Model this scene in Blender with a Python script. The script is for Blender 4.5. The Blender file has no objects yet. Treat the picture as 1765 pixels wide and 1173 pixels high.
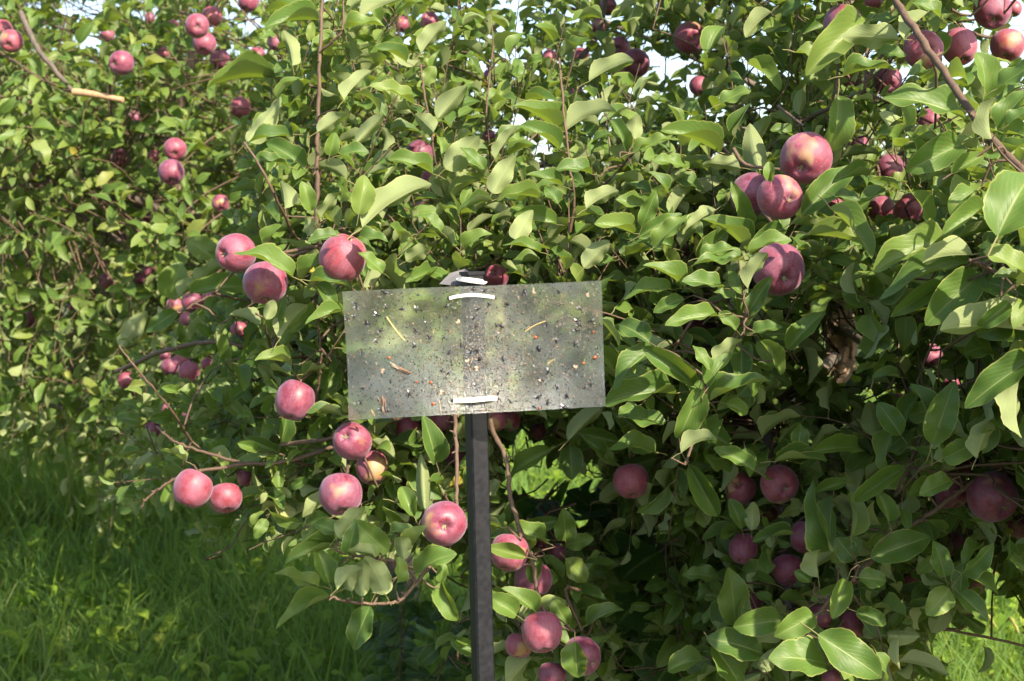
import bpy, bmesh, math, random
import numpy as np
from mathutils import Vector, Matrix
rng = np.random.default_rng(11)
random.seed(5)
SC = bpy.context.scene
COL = SC.collection

# ------------------------------------------------------------------ camera
FPX, CX, CY = 2629.0, 882.5, 586.5          # focal length and centre in photo pixels
CAMZ = 1.5
TH = math.radians(3.62)                     # pitch, looking slightly down
cd = bpy.data.cameras.new('camera'); cam = bpy.data.objects.new('camera', cd); COL.objects.link(cam)
cam.location = (0, 0, CAMZ); cam.rotation_euler = (math.radians(90) - TH, 0, 0)
cd.sensor_fit = 'HORIZONTAL'; cd.sensor_width = 23.5; cd.lens = 35.0
cd.clip_start = 0.05; cd.clip_end = 3000
cd.dof.use_dof = True; cd.dof.focus_distance = 2.12; cd.dof.aperture_fstop = 7.1
SC.camera = cam

# ------------------------------------------------------------------ light
SUN = Vector((0.46, -0.65, 0.60)).normalized()   # towards the sun
EL = math.asin(SUN.z); AZ = math.atan2(SUN.x, SUN.y)
w = bpy.data.worlds.new('World'); SC.world = w; w.use_nodes = True
nt = w.node_tree; bg = nt.nodes['Background']
sky = nt.nodes.new('ShaderNodeTexSky'); sky.sky_type = 'NISHITA'; sky.sun_disc = False
sky.sun_elevation = EL; sky.sun_rotation = AZ; sky.dust_density = 2.0; sky.air_density = 1.0
nt.links.new(sky.outputs[0], bg.inputs[0]); bg.inputs[1].default_value = 0.12
sd = bpy.data.lights.new('sun', 'SUN'); so = bpy.data.objects.new('sun', sd); COL.objects.link(so)
sd.energy = 5.0; sd.angle = math.radians(0.5); sd.color = (1.0, 0.87, 0.68)
so.rotation_euler = SUN.to_track_quat('Z', 'Y').to_euler()
SC.view_settings.view_transform = 'Standard'; SC.view_settings.look = 'None'
SC.view_settings.exposure = 1.6; SC.view_settings.gamma = 1.0
SC.cycles.max_bounces = 8; SC.cycles.transparent_max_bounces = 8
SC.cycles.use_denoising = True

# ------------------------------------------------------------------ geometry helpers
ST, CT = math.sin(TH), math.cos(TH)
Fv = np.array([0, CT, -ST]); Uv = np.array([0, ST, CT]); Rv = np.array([1.0, 0, 0])
def P(x, y, d):
    """world point of a place seen at photo pixel (x, y) at depth d metres"""
    return np.array([0, 0, CAMZ]) + Rv*((x-CX)/FPX*d) - Uv*((y-CY)/FPX*d) + Fv*d
def PV(x, y, d):
    x = np.asarray(x, float); y = np.asarray(y, float); d = np.asarray(d, float)
    return np.array([0, 0, CAMZ]) + ((x-CX)/FPX*d)[..., None]*Rv - ((y-CY)/FPX*d)[..., None]*Uv + d[..., None]*Fv
def proj(p):
    q = p - np.array([0, 0, CAMZ]); d = q @ Fv
    dd = np.where(np.abs(d) < 1e-6, 1e-6, d)
    return CX + (q @ Rv)/dd*FPX, CY - (q @ Uv)/dd*FPX, d
def nrm(v): return v/np.maximum(np.linalg.norm(v, axis=-1, keepdims=True), 1e-9)

def link(name, me, mats, parent=None):
    o = bpy.data.objects.new(name, me); COL.objects.link(o)
    for m in (mats if isinstance(mats, (list, tuple)) else [mats]): me.materials.append(m)
    if parent is not None: o.parent = parent
    return o
def tag(o, label=None, cat=None, group=None, kind=None):
    if label: o['label'] = label
    if cat: o['category'] = cat
    if group: o['group'] = group
    if kind: o['kind'] = kind
    return o
def empty(name, loc=(0, 0, 0)):
    o = bpy.data.objects.new(name, None); COL.objects.link(o); o.location = Vector(tuple(float(v) for v in loc))
    o.empty_display_size = 0.1
    return o

class QM:
    """collects quads with uv and a per-point random value"""
    def __init__(s): s.v = []; s.q = []; s.uv = []; s.r = []; s.m = []; s.n = 0
    def add(s, v, q, uv=None, r=0.5, mi=0):
        v = np.asarray(v, float); q = np.asarray(q, int)
        s.v.append(v); s.q.append(q + s.n); s.n += len(v)
        s.uv.append(np.zeros((len(v), 2)) if uv is None else uv)
        s.r.append(np.full(len(v), r) if np.isscalar(r) else r)
        s.m.append(np.full(len(q), mi, int))
    def mesh(s, name, smooth=True):
        me = bpy.data.meshes.new(name)
        V = np.concatenate(s.v); Q = np.concatenate(s.q); UV = np.concatenate(s.uv); R = np.concatenate(s.r); M = np.concatenate(s.m)
        me.vertices.add(len(V)); me.vertices.foreach_set('co', V.astype(np.float32).ravel())
        me.loops.add(Q.size); me.loops.foreach_set('vertex_index', Q.astype(np.int32).ravel())
        me.polygons.add(len(Q))
        me.polygons.foreach_set('loop_start', (np.arange(len(Q))*4).astype(np.int32))
        me.polygons.foreach_set('loop_total', np.full(len(Q), 4, np.int32))
        me.polygons.foreach_set('material_index', M.astype(np.int32))
        me.polygons.foreach_set('use_smooth', np.full(len(Q), smooth))
        u = me.uv_layers.new(name='UVMap'); u.data.foreach_set('uv', UV[Q.ravel()].astype(np.float32).ravel())
        a = me.attributes.new('rnd', 'FLOAT', 'POINT'); a.data.foreach_set('value', R.astype(np.float32))
        me.update(calc_edges=True)
        return me

def smooth_path(pts, n):
    """Catmull-Rom through pts, n samples per span"""
    p = np.asarray(pts, float)
    if len(p) < 3:
        t = np.linspace(0, 1, n+1)[:, None]; return p[0]*(1-t) + p[-1]*t
    e = np.vstack([2*p[0]-p[1], p, 2*p[-1]-p[-2]]); out = []
    for i in range(1, len(e)-2):
        for t in np.linspace(0, 1, n, endpoint=False):
            a, b, c, d = e[i-1], e[i], e[i+1], e[i+2]
            out.append(0.5*((2*b)+(c-a)*t+(2*a-5*b+4*c-d)*t*t+(3*b-a-3*c+d)*t**3))
    out.append(p[-1]); return np.array(out)
def tube(qm, path, rad, sides=6, mi=0, r=0.5, lump=0.0):
    path = np.asarray(path, float); n = len(path)
    rad = np.broadcast_to(np.asarray(rad, float), (n,)) if np.ndim(rad) else np.full(n, rad)
    T = nrm(np.gradient(path, axis=0))
    ref = np.array([0.31, 0.2, 0.93]); A = np.cross(T, ref)
    bad = np.linalg.norm(A, axis=1) < .15; A[bad] = np.cross(T[bad], [1., 0, 0.1]); A = nrm(A); B = np.cross(T, A)
    ang = np.arange(sides)/sides*2*math.pi
    rr = rad[:, None]*(1 + lump*rng.normal(size=(n, sides)))
    V = path[:, None, :] + rr[..., None]*(np.cos(ang)[None, :, None]*A[:, None, :] + np.sin(ang)[None, :, None]*B[:, None, :])
    V = V.reshape(-1, 3); Q = []
    i = np.arange(n-1)[:, None]*sides; k = np.arange(sides)[None, :]; k2 = (k+1) % sides
    Q = np.stack([i+k, i+k2, i+sides+k2, i+sides+k], -1).reshape(-1, 4)
    L = np.linspace(0, 1, n); uv = np.stack([np.tile(ang/6.283, n), np.repeat(L, sides)], -1)
    qm.add(V, Q, uv, r, mi)
    # close the tip
    b = (n-1)*sides
    if sides == 4: qm.add(V[b:b+4], [[0, 1, 2, 3]], None, r, mi)
    elif sides >= 6:
        c = np.vstack([V[b:b+sides], path[-1] + T[-1]*rad[-1]*0.4])
        qm.add(c, [[j, (j+1) % sides, (j+2) % sides, sides] for j in range(0, sides-1, 2)], None, r, mi)

# ------------------------------------------------------------------ leaf templates
def leaf_template(nl, nw, fold, curl, wave, twist, lobes=0, seed=0, pet=0.28):
    g = np.random.default_rng(seed)
    t = np.linspace(0, 1, nl+1); s = np.linspace(-1, 1, nw+1)
    prof = np.sin(np.pi*t**0.86)**0.68*(1-0.22*t)
    prof = prof/prof.max()*0.5; prof[0] = 0.03; prof[-1] = 0.012
    if lobes: prof = prof*(1+0.38*np.cos(t*math.pi*lobes*2+0.6))*1.15; prof[-1] = .01
    a = -0.25 + curl*(0.15*t + 0.85*t**1.7) - pet*0.0
    dt = 1/nl
    am = (a[1:]+a[:-1])/2
    y = np.concatenate([[0], np.cumsum(np.cos(am)*dt)]); z = np.concatenate([[0], -np.cumsum(np.sin(am)*dt)])
    ph, ph2 = g.uniform(0, 6.3, 2); wn = g.uniform(1.3, 2.6)
    jag = 1+0.035*g.normal(size=(nl+1, 2)) if nl > 4 else np.ones((nl+1, 2))
    if nl > 15: jag = (1+0.015*(-1.0)**np.arange(nl+1))[:, None]*(1+0.015*g.normal(size=(nl+1, 2)))
    V = []; UV = []
    for i in range(nl+1):
        f = fold*(0.55+0.45*math.cos(t[i]*2.2)) ; tw = twist*(t[i]-0.3)
        for k in range(nw+1):
            h = prof[i]*jag[i, 0 if s[k] < 0 else 1]
            x0 = s[k]*h*math.cos(f*abs(s[k])**0.5)
            z0 = abs(s[k])*h*math.sin(f) + wave*h*abs(s[k])**1.5*math.sin(wn*6.28*t[i]+(ph if s[k] < 0 else ph2))
            x1 = x0*math.cos(tw) - z0*math.sin(tw); z1 = x0*math.sin(tw)+z0*math.cos(tw)
            V.append((x1, y[i] + z1*math.sin(a[i]), z[i] + z1*math.cos(a[i])))
            UV.append(((s[k]+1)/2, t[i]))
    V = np.array(V); V[:, 1] += pet; Q = []
    for i in range(nl):
        for k in range(nw):
            b = i*(nw+1)+k; Q.append((b, b+1, b+nw+2, b+nw+1))
    # petiole, rising from the origin to the blade base
    pw = 0.016; n0 = len(V)
    if pet > 0:
        pp = [(0, 0, -0.02), (0, pet*0.5, 0.012), (0, pet+0.02, 0.0)]
        sh = [(1, 0), (-0.5, 0.87), (-0.5, -0.87)] if nl > 4 else [(1, 0.0), (-1, 0.0)]
        for p in pp:
            for (dx, dz) in sh: V = np.vstack([V, [p[0]+dx*pw, p[1], p[2]+dz*pw]]); UV.append((0.5, -0.1))
        m = len(sh)
        for i in range(2):
            for k in range(m if m > 2 else 1):
                Q.append((n0+i*m+k, n0+i*m+(k+1) % m, n0+(i+1)*m+(k+1) % m, n0+(i+1)*m+k))
    return V, np.array(Q), np.array(UV)
def tset(n, nl, nw, lobes=0, pet=0.28, off=0):
    out = []
    for i in range(n):
        g = np.random.default_rng(100+i+off)
        out.append(leaf_template(nl, nw, g.uniform(0.05, 0.85), g.choice([g.uniform(0.25, 0.8), g.uniform(0.3, 0.9), g.uniform(0.8, 1.5)]), g.uniform(0.03, 0.2), g.uniform(-.7, .7), lobes, i+off, pet))
    return out
T0 = tset(28, 11, 6); T1 = tset(16, 5, 2); T2 = tset(12, 3, 2)
TH_ = [leaf_template(21, 6, f, c, wv, tw, 0, 40+i) for i, (f, c, wv, tw) in enumerate(
    [(.45, .5, .1, .25), (.65, .6, .12, -.25), (.3, .7, .14, .2), (.85, .5, .1, .3), (.5, .9, .14, -.4), (.7, 1.1, .1, .25), (.25, .45, .2, -.25), (.55, .8, .16, .45), (.95, .7, .1, -.2)])]
TV = tset(8, 10, 4, lobes=2.5, pet=0.45, off=300)
TB = tset(8, 5, 2, off=500, pet=0.2)

class Leaves:
    """leaf list: origin, direction, upper-face normal, blade length, width factor, random, template"""
    def __init__(s): s.o = []; s.d = []; s.n = []; s.l = []; s.w = []; s.r = []; s.t = []
    def add(s, o, d, n, l, w, r, t):
        s.o.append(o); s.d.append(d); s.n.append(n); s.l.append(l); s.w.append(w); s.r.append(r); s.t.append(t)
    def arrays(s):
        return [np.array(s.o, float).reshape(-1, 3), np.array(s.d, float).reshape(-1, 3), np.array(s.n, float).reshape(-1, 3), np.array(s.l, float), np.array(s.w, float), np.array(s.r, float), np.array(s.t, int)]
def emit(qm, A, temps, keep=None, mi=0):
    o, d, n, l, w_, r, t = A
    if keep is not None: o, d, n, l, w_, r, t = [a[keep] for a in (o, d, n, l, w_, r, t)]
    d = nrm(d); n = nrm(n - (n*d).sum(-1, keepdims=True)*d); x = np.cross(d, n)
    for k in range(len(temps)):
        s = np.where(t % len(temps) == k)[0]
        if not len(s): continue
        V, Q, UV = temps[k]; m = len(V)
        W = o[s][:, None] + l[s][:, None, None]*((V[:, 0][None, :, None]*w_[s][:, None, None])*x[s][:, None] + V[:, 1][None, :, None]*d[s][:, None] + V[:, 2][None, :, None]*n[s][:, None])
        QQ = (Q[None] + (np.arange(len(s))*m)[:, None, None]).reshape(-1, 4)
        qm.add(W.reshape(-1, 3), QQ, np.tile(UV, (len(s), 1)), np.repeat(r[s], m), mi)

# ------------------------------------------------------------------ materials
def mat(name):
    m = bpy.data.materials.new(name); m.use_nodes = True; nt = m.node_tree; nt.nodes.clear()
    out = nt.nodes.new('ShaderNodeOutputMaterial'); return m, nt, out
def N(nt, t, **kw):
    n = nt.nodes.new(t)
    for k, v in kw.items():
        if k.startswith('i_'):
            key = k[2:]; n.inputs[int(key) if key.isdigit() else key.replace('_', ' ')].default_value = v
        else: setattr(n, k, v)
    return n
def ramp(nt, src, stops):
    r = nt.nodes.new('ShaderNodeValToRGB'); e = r.color_ramp.elements
    while len(e) < len(stops): e.new(0.5)
    for i, (p, c) in enumerate(stops): e[i].position = p; e[i].color = (c[0], c[1], c[2], 1)
    if src is not None: nt.links.new(src, r.inputs[0])
    return r
def mth(nt, op, a, b=None, clamp=False):
    n = nt.nodes.new('ShaderNodeMath'); n.operation = op; n.use_clamp = clamp
    for i, v in enumerate((a, b)):
        if v is None: continue
        if isinstance(v, (int, float)): n.inputs[i].default_value = v
        else: nt.links.new(v, n.inputs[i])
    return n.outputs[0]
def mixc(nt, f, a, b):
    n = nt.nodes.new('ShaderNodeMix'); n.data_type = 'RGBA'
    for i, v in ((0, f), (6, a), (7, b)):
        if isinstance(v, (int, float)): n.inputs[i].default_value = v
        elif isinstance(v, tuple): n.inputs[i].default_value = (*v, 1)
        else: nt.links.new(v, n.inputs[i])
    return n.outputs[2]

def leaf_mat(name, stops, under, trans, tfac=0.3, veins=True, rough=0.47):
    m, nt, out = mat(name); L = nt.links.new
    at = N(nt, 'ShaderNodeAttribute', attribute_name='rnd'); uv = N(nt, 'ShaderNodeUVMap')
    geo = N(nt, 'ShaderNodeNewGeometry'); oi = N(nt, 'ShaderNodeTexCoord')
    base = ramp(nt, at.outputs['Fac'], stops).outputs[0]
    nz = N(nt, 'ShaderNodeTexNoise', i_Scale=55.0, i_Detail=3.0); L(oi.outputs['Object'], nz.inputs['Vector'])
    base = mixc(nt, mth(nt, 'MULTIPLY', nz.outputs['Fac'], 0.45), base, mixc(nt, 0.5, base, stops[-2][1]))
    nz2 = N(nt, 'ShaderNodeTexNoise', i_Scale=190.0, i_Detail=2.0); L(oi.outputs['Object'], nz2.inputs['Vector'])
    base = mixc(nt, mth(nt, 'MULTIPLY', mth(nt, 'GREATER_THAN', nz2.outputs['Fac'], 0.685), 0.6), base, (0.16, 0.11, 0.035))
    back = mixc(nt, 0.75, base, under)
    pb = None
    if veins:
        sp = N(nt, 'ShaderNodeSeparateXYZ'); L(uv.outputs[0], sp.inputs[0])
        u = mth(nt, 'ABSOLUTE', mth(nt, 'SUBTRACT', sp.outputs[0], 0.5))
        mid = mth(nt, 'SUBTRACT', 1.0, mth(nt, 'DIVIDE', u, 0.035), True)
        ph = mth(nt, 'SUBTRACT', mth(nt, 'MULTIPLY', sp.outputs[1], 52.0), mth(nt, 'MULTIPLY', mth(nt, 'POWER', u, 0.8), 52.0))
        sv = mth(nt, 'POWER', mth(nt, 'ABSOLUTE', mth(nt, 'COSINE', mth(nt, 'MULTIPLY', ph, 0.5))), 14.0)
        sv = mth(nt, 'MULTIPLY', sv, 0.32)
        v = mth(nt, 'MAXIMUM', mid, mth(nt, 'MULTIPLY', sv, 0.5))
        edge = mth(nt, 'MULTIPLY', mth(nt, 'GREATER_THAN', u, 0.468), 0.6)
        petio = mth(nt, 'LESS_THAN', sp.outputs[1], -0.02)
        base = mixc(nt, mth(nt, 'MULTIPLY', v, 0.9), base, (0.20, 0.25, 0.08))
        back = mixc(nt, mth(nt, 'MULTIPLY', v, 0.4), back, (0.34, 0.36, 0.2))
        base = mixc(nt, petio, base, (0.24, 0.24, 0.09)); back = mixc(nt, petio, back, (0.24, 0.22, 0.1))
        base = mixc(nt, edge, base, (0.26, 0.28, 0.08)); back = mixc(nt, edge, back, (0.32, 0.33, 0.14))
        bmp = N(nt, 'ShaderNodeBump', i_Strength=0.4, i_Distance=0.001)
        hh = mth(nt, 'SUBTRACT', mth(nt, 'MULTIPLY', nz2.outputs['Fac'], 0.35), mth(nt, 'MAXIMUM', mid, sv)); L(hh, bmp.inputs['Height'])
        pb = bmp.outputs[0]
    col = mixc(nt, geo.outputs['Backfacing'], base, back)
    pr = N(nt, 'ShaderNodeBsdfPrincipled'); L(col, pr.inputs['Base Color'])
    rr = N(nt, 'ShaderNodeMix', data_type='FLOAT'); L(geo.outputs['Backfacing'], rr.inputs[0]); rr.inputs[2].default_value = rough; rr.inputs[3].default_value = 0.75
    L(rr.outputs[0], pr.inputs['Roughness']); pr.inputs['Specular IOR Level'].default_value = 0.28
    tr = N(nt, 'ShaderNodeBsdfTranslucent'); tc = mixc(nt, 0.55, base, trans); L(tc, tr.inputs[0])
    if pb is not None: L(pb, pr.inputs['Normal'])
    mx = N(nt, 'ShaderNodeMixShader', i_0=tfac); L(pr.outputs[0], mx.inputs[1]); L(tr.outputs[0], mx.inputs[2]); L(mx.outputs[0], out.inputs[0])
    return m
LEAF = leaf_mat('apple_leaf', [(0.0, (0.028, 0.078, 0.018)), (0.3, (0.045, 0.105, 0.020)), (0.6, (0.076, 0.142, 0.026)), (0.86, (0.128, 0.180, 0.040)), (0.95, (0.165, 0.19, 0.04)), (1.0, (0.36, 0.30, 0.05))],
                (0.235, 0.275, 0.13), (0.34, 0.46, 0.03), 0.32)
VINE = leaf_mat('vine_leaf', [(0, (0.016, 0.045, 0.014)), (.5, (0.024, 0.062, 0.017)), (1, (0.04, 0.085, 0.02))], (0.05, 0.08, 0.04), (0.2, 0.4, 0.03), 0.3)  # leaf tones darkened to hold the shade under the canopy
GRASS = leaf_mat('grass_blade', [(0, (0.07, 0.16, 0.012)), (.35, (0.115, 0.22, 0.016)), (.75, (0.18, 0.27, 0.025)), (.93, (0.27, 0.29, 0.05)), (1, (0.33, 0.28, 0.12))], (0.09, 0.17, 0.05), (0.30, 0.48, 0.03), 0.4, veins=False, rough=0.5)
def bark_mat(name, c1, c2, c3, scale, bump):
    m, nt, out = mat(name); L = nt.links.new
    tc = N(nt, 'ShaderNodeTexCoord'); mp = N(nt, 'ShaderNodeMapping'); L(tc.outputs['Object'], mp.inputs[0]); mp.inputs['Scale'].default_value = (1, 1, 0.35)
    n1 = N(nt, 'ShaderNodeTexNoise', i_Scale=scale, i_Detail=7.0, i_Roughness=0.7); L(mp.outputs[0], n1.inputs['Vector'])
    n2 = N(nt, 'ShaderNodeTexNoise', i_Scale=scale*0.22, i_Detail=3.0); L(tc.outputs['Object'], n2.inputs['Vector'])
    c = ramp(nt, n1.outputs['Fac'], [(0.3, c1), (0.55, c2), (0.75, c3)]).outputs[0]
    c = mixc(nt, mth(nt, 'MULTIPLY', n2.outputs['Fac'], 0.5), c, c3)
    pr = N(nt, 'ShaderNodeBsdfPrincipled', i_Roughness=0.75); L(c, pr.inputs['Base Color'])
    b = N(nt, 'ShaderNodeBump', i_Strength=bump, i_Distance=0.004); L(n1.outputs['Fac'], b.inputs['Height']); L(b.outputs[0], pr.inputs['Normal'])
    L(pr.outputs[0], out.inputs[0]); return m
BARK = bark_mat('trunk_bark', (0.03, 0.022, 0.016), (0.10, 0.07, 0.05), (0.24, 0.17, 0.12), 38, 1.0)
BRANCH = bark_mat('branch_bark', (0.03, 0.023, 0.02), (0.065, 0.05, 0.04), (0.14, 0.11, 0.085), 90, 0.6)
TWIG = bark_mat('twig_bark', (0.035, 0.02, 0.012), (0.07, 0.04, 0.024), (0.13, 0.085, 0.055), 160, 0.3)
PEEL = bark_mat('peeled_wood', (0.2, 0.11, 0.055), (0.36, 0.21, 0.11), (0.45, 0.3, 0.17), 70, 0.3)
FLAKE = bark_mat('bark_flake', (0.03, 0.018, 0.011), (0.15, 0.085, 0.05), (0.34, 0.23, 0.15), 75, 1.0)

def apple_mat():
    m, nt, out = mat('apple_skin'); L = nt.links.new
    tc = N(nt, 'ShaderNodeTexCoord'); oi = N(nt, 'ShaderNodeObjectInfo')
    add = N(nt, 'ShaderNodeVectorMath', operation='ADD'); L(tc.outputs['Object'], add.inputs[0])
    cmb = N(nt, 'ShaderNodeCombineXYZ'); r10 = mth(nt, 'MULTIPLY', oi.outputs['Random'], 40.0); L(r10, cmb.inputs[0]); L(r10, cmb.inputs[2]); L(cmb.outputs[0], add.inputs[1])
    big = N(nt, 'ShaderNodeTexNoise', i_Scale=22.0, i_Detail=2.0); L(add.outputs[0], big.inputs['Vector'])
    mp = N(nt, 'ShaderNodeMapping'); L(add.outputs[0], mp.inputs[0]); mp.inputs['Scale'].default_value = (1, 1, 0.12)
    st = N(nt, 'ShaderNodeTexNoise', i_Scale=240.0, i_Detail=3.0); L(mp.outputs[0], st.inputs['Vector'])
    sep = N(nt, 'ShaderNodeSeparateXYZ'); L(tc.outputs['Object'], sep.inputs[0])
    # red skin with streaks; greenish yellow ground colour toward one flank and the calyx end
    red = ramp(nt, st.outputs['Fac'], [(0.34, (0.055, 0.004, 0.015)), (0.5, (0.125, 0.009, 0.026)), (0.68, (0.25, 0.033, 0.045))]).outputs[0]
    hue = ramp(nt, oi.outputs['Random'], [(0.0, (0.07, 0.005, 0.02)), (0.5, (0.14, 0.010, 0.028)), (1.0, (0.25, 0.035, 0.035))]).outputs[0]
    red = mixc(nt, 0.5, red, hue)
    side = mth(nt, 'MULTIPLY', mth(nt, 'ADD', mth(nt, 'MULTIPLY', sep.outputs[0], -9.0), mth(nt, 'MULTIPLY', sep.outputs[2], -4.0)), 1.0)
    g = mth(nt, 'ADD', mth(nt, 'ADD', big.outputs['Fac'], side), mth(nt, 'MULTIPLY', mth(nt, 'SUBTRACT', oi.outputs['Random'], 0.5), 0.22))
    gm = ramp(nt, g, [(0.86, (0, 0, 0)), (1.12, (1, 1, 1))]).outputs[0]
    gcol = mixc(nt, st.outputs['Fac'], (0.22, 0.20, 0.035), (0.34, 0.16, 0.05))
    c = mixc(nt, mth(nt, 'MULTIPLY', gm, 0.85), red, gcol)
    vo = N(nt, 'ShaderNodeTexVoronoi', i_Scale=230.0); L(add.outputs[0], vo.inputs['Vector'])
    c = mixc(nt, mth(nt, 'MULTIPLY', mth(nt, 'LESS_THAN', vo.outputs['Distance'], 0.13), 0.42), c, (0.55, 0.38, 0.3))
    # waxy bloom, rubbed off in patches
    bl = N(nt, 'ShaderNodeTexNoise', i_Scale=34.0, i_Detail=5.0, i_Roughness=0.65); L(add.outputs[0], bl.inputs['Vector'])
    bm = ramp(nt, bl.outputs['Fac'], [(0.36, (0.05, 0.05, 0.05)), (0.62, (0.36, 0.36, 0.36))]).outputs[0]
    c = mixc(nt, mth(nt, 'MULTIPLY', bm, 0.62), c, (0.34, 0.20, 0.32))
    pr = N(nt, 'ShaderNodeBsdfPrincipled'); L(c, pr.inputs['Base Color'])
    rg = ramp(nt, bl.outputs['Fac'], [(0.4, (0.46, 0.46, 0.46)), (0.65, (0.70, 0.70, 0.70))]).outputs[0]; L(rg, pr.inputs['Roughness'])
    pr.inputs['Specular IOR Level'].default_value = 0.5
    pr.inputs['Sheen Weight'].default_value = 0.2; pr.inputs['Sheen Roughness'].default_value = 0.45; pr.inputs['Sheen Tint'].default_value = (0.85, 0.75, 0.95, 1)
    pr.inputs['Subsurface Weight'].default_value = 0.0
    bp = N(nt, 'ShaderNodeBump', i_Strength=0.08, i_Distance=0.002); L(bl.outputs['Fac'], bp.inputs['Height']); L(bp.outputs[0], pr.inputs['Normal'])
    L(pr.outputs[0], out.inputs[0]); return m
APPLE = apple_mat()
def plain(name, c, rough=0.6, spec=0.4, noise=0.0, scale=60, c2=None):
    m, nt, out = mat(name); L = nt.links.new
    pr = N(nt, 'ShaderNodeBsdfPrincipled', i_Roughness=rough); pr.inputs['Specular IOR Level'].default_value = spec
    tc = N(nt, 'ShaderNodeTexCoord'); n1 = N(nt, 'ShaderNodeTexNoise', i_Scale=float(scale), i_Detail=5.0); L(tc.outputs['Object'], n1.inputs['Vector'])
    c2 = c2 or tuple(v*0.6 for v in c)
    L(ramp(nt, n1.outputs['Fac'], [(0.35, c), (0.7, c2)]).outputs[0], pr.inputs['Base Color'])
    L(pr.outputs[0], out.inputs[0]); return m
STEM = plain('apple_stem', (0.16, 0.10, 0.05), 0.7)
CALYX = plain('apple_calyx', (0.07, 0.055, 0.03), 0.85, c2=(0.25, 0.22, 0.13))
# ------------------------------------------------------------------ where things stand (photo pixels and depth)
# front of the main tree's foliage: depth in metres over a grid of photo pixels
GX = np.array([-200, 0, 150, 300, 450, 600, 800, 1000, 1200, 1400, 1600, 1765, 2100, 2700], float)
GY = np.array([-500, 0, 200, 400, 600, 800, 950, 1100, 1300], float)
GF = np.array([
    [6.0, 6.0, 5.6, 5.0, 3.8, 3.5, 3.5, 3.4, 3.2, 3.0, 2.7, 2.4, 2.2, 2.2],
    [6.0, 5.6, 5.2, 4.6, 3.15, 2.9, 3.0, 3.0, 2.8, 2.5, 2.15, 1.85, 1.8, 2.0],
    [6.2, 5.8, 5.2, 4.4, 2.9, 2.65, 2.65, 2.65, 2.5, 2.4, 2.1, 1.75, 1.8, 2.0],
    [6.6, 6.4, 6.0, 4.4, 2.75, 2.5, 2.55, 2.45, 2.35, 2.25, 1.95, 1.7, 1.7, 1.9],
    [6.6, 6.4, 5.4, 3.3, 2.7, 2.5, 2.5, 2.4, 2.15, 2.25, 2.05, 1.75, 1.7, 1.9],
    [7.0, 7.0, 6.0, 2.95, 2.6, 2.5, 2.65, 2.75, 2.2, 2.3, 2.1, 2.0, 1.8, 1.9],
    [7.0, 7.0, 7.0, 4.0, 2.6, 2.28, 2.35, 2.7, 2.7, 2.3, 2.2, 2.05, 1.9, 2.0],
    [7.0, 7.0, 7.0, 6.0, 2.7, 2.3, 2.45, 2.5, 2.5, 2.15, 2.2, 2.3, 2.1, 2.1],
    [7.0, 7.0, 7.0, 6.0, 5.0, 4.0, 3.0, 2.6, 2.3, 2.15, 2.2, 2.3, 2.2, 2.2]])
def Fd(x, y):
    x = np.clip(np.asarray(x, float), GX[0], GX[-1]-1e-3); y = np.clip(np.asarray(y, float), GY[0], GY[-1]-1e-3)
    i = np.searchsorted(GX, x, 'right')-1; j = np.searchsorted(GY, y, 'right')-1
    a = (x-GX[i])/(GX[i+1]-GX[i]); b = (y-GY[j])/(GY[j+1]-GY[j])
    return (GF[j, i]*(1-a)+GF[j, i+1]*a)*(1-b) + (GF[j+1, i]*(1-a)+GF[j+1, i+1]*a)*b

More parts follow.
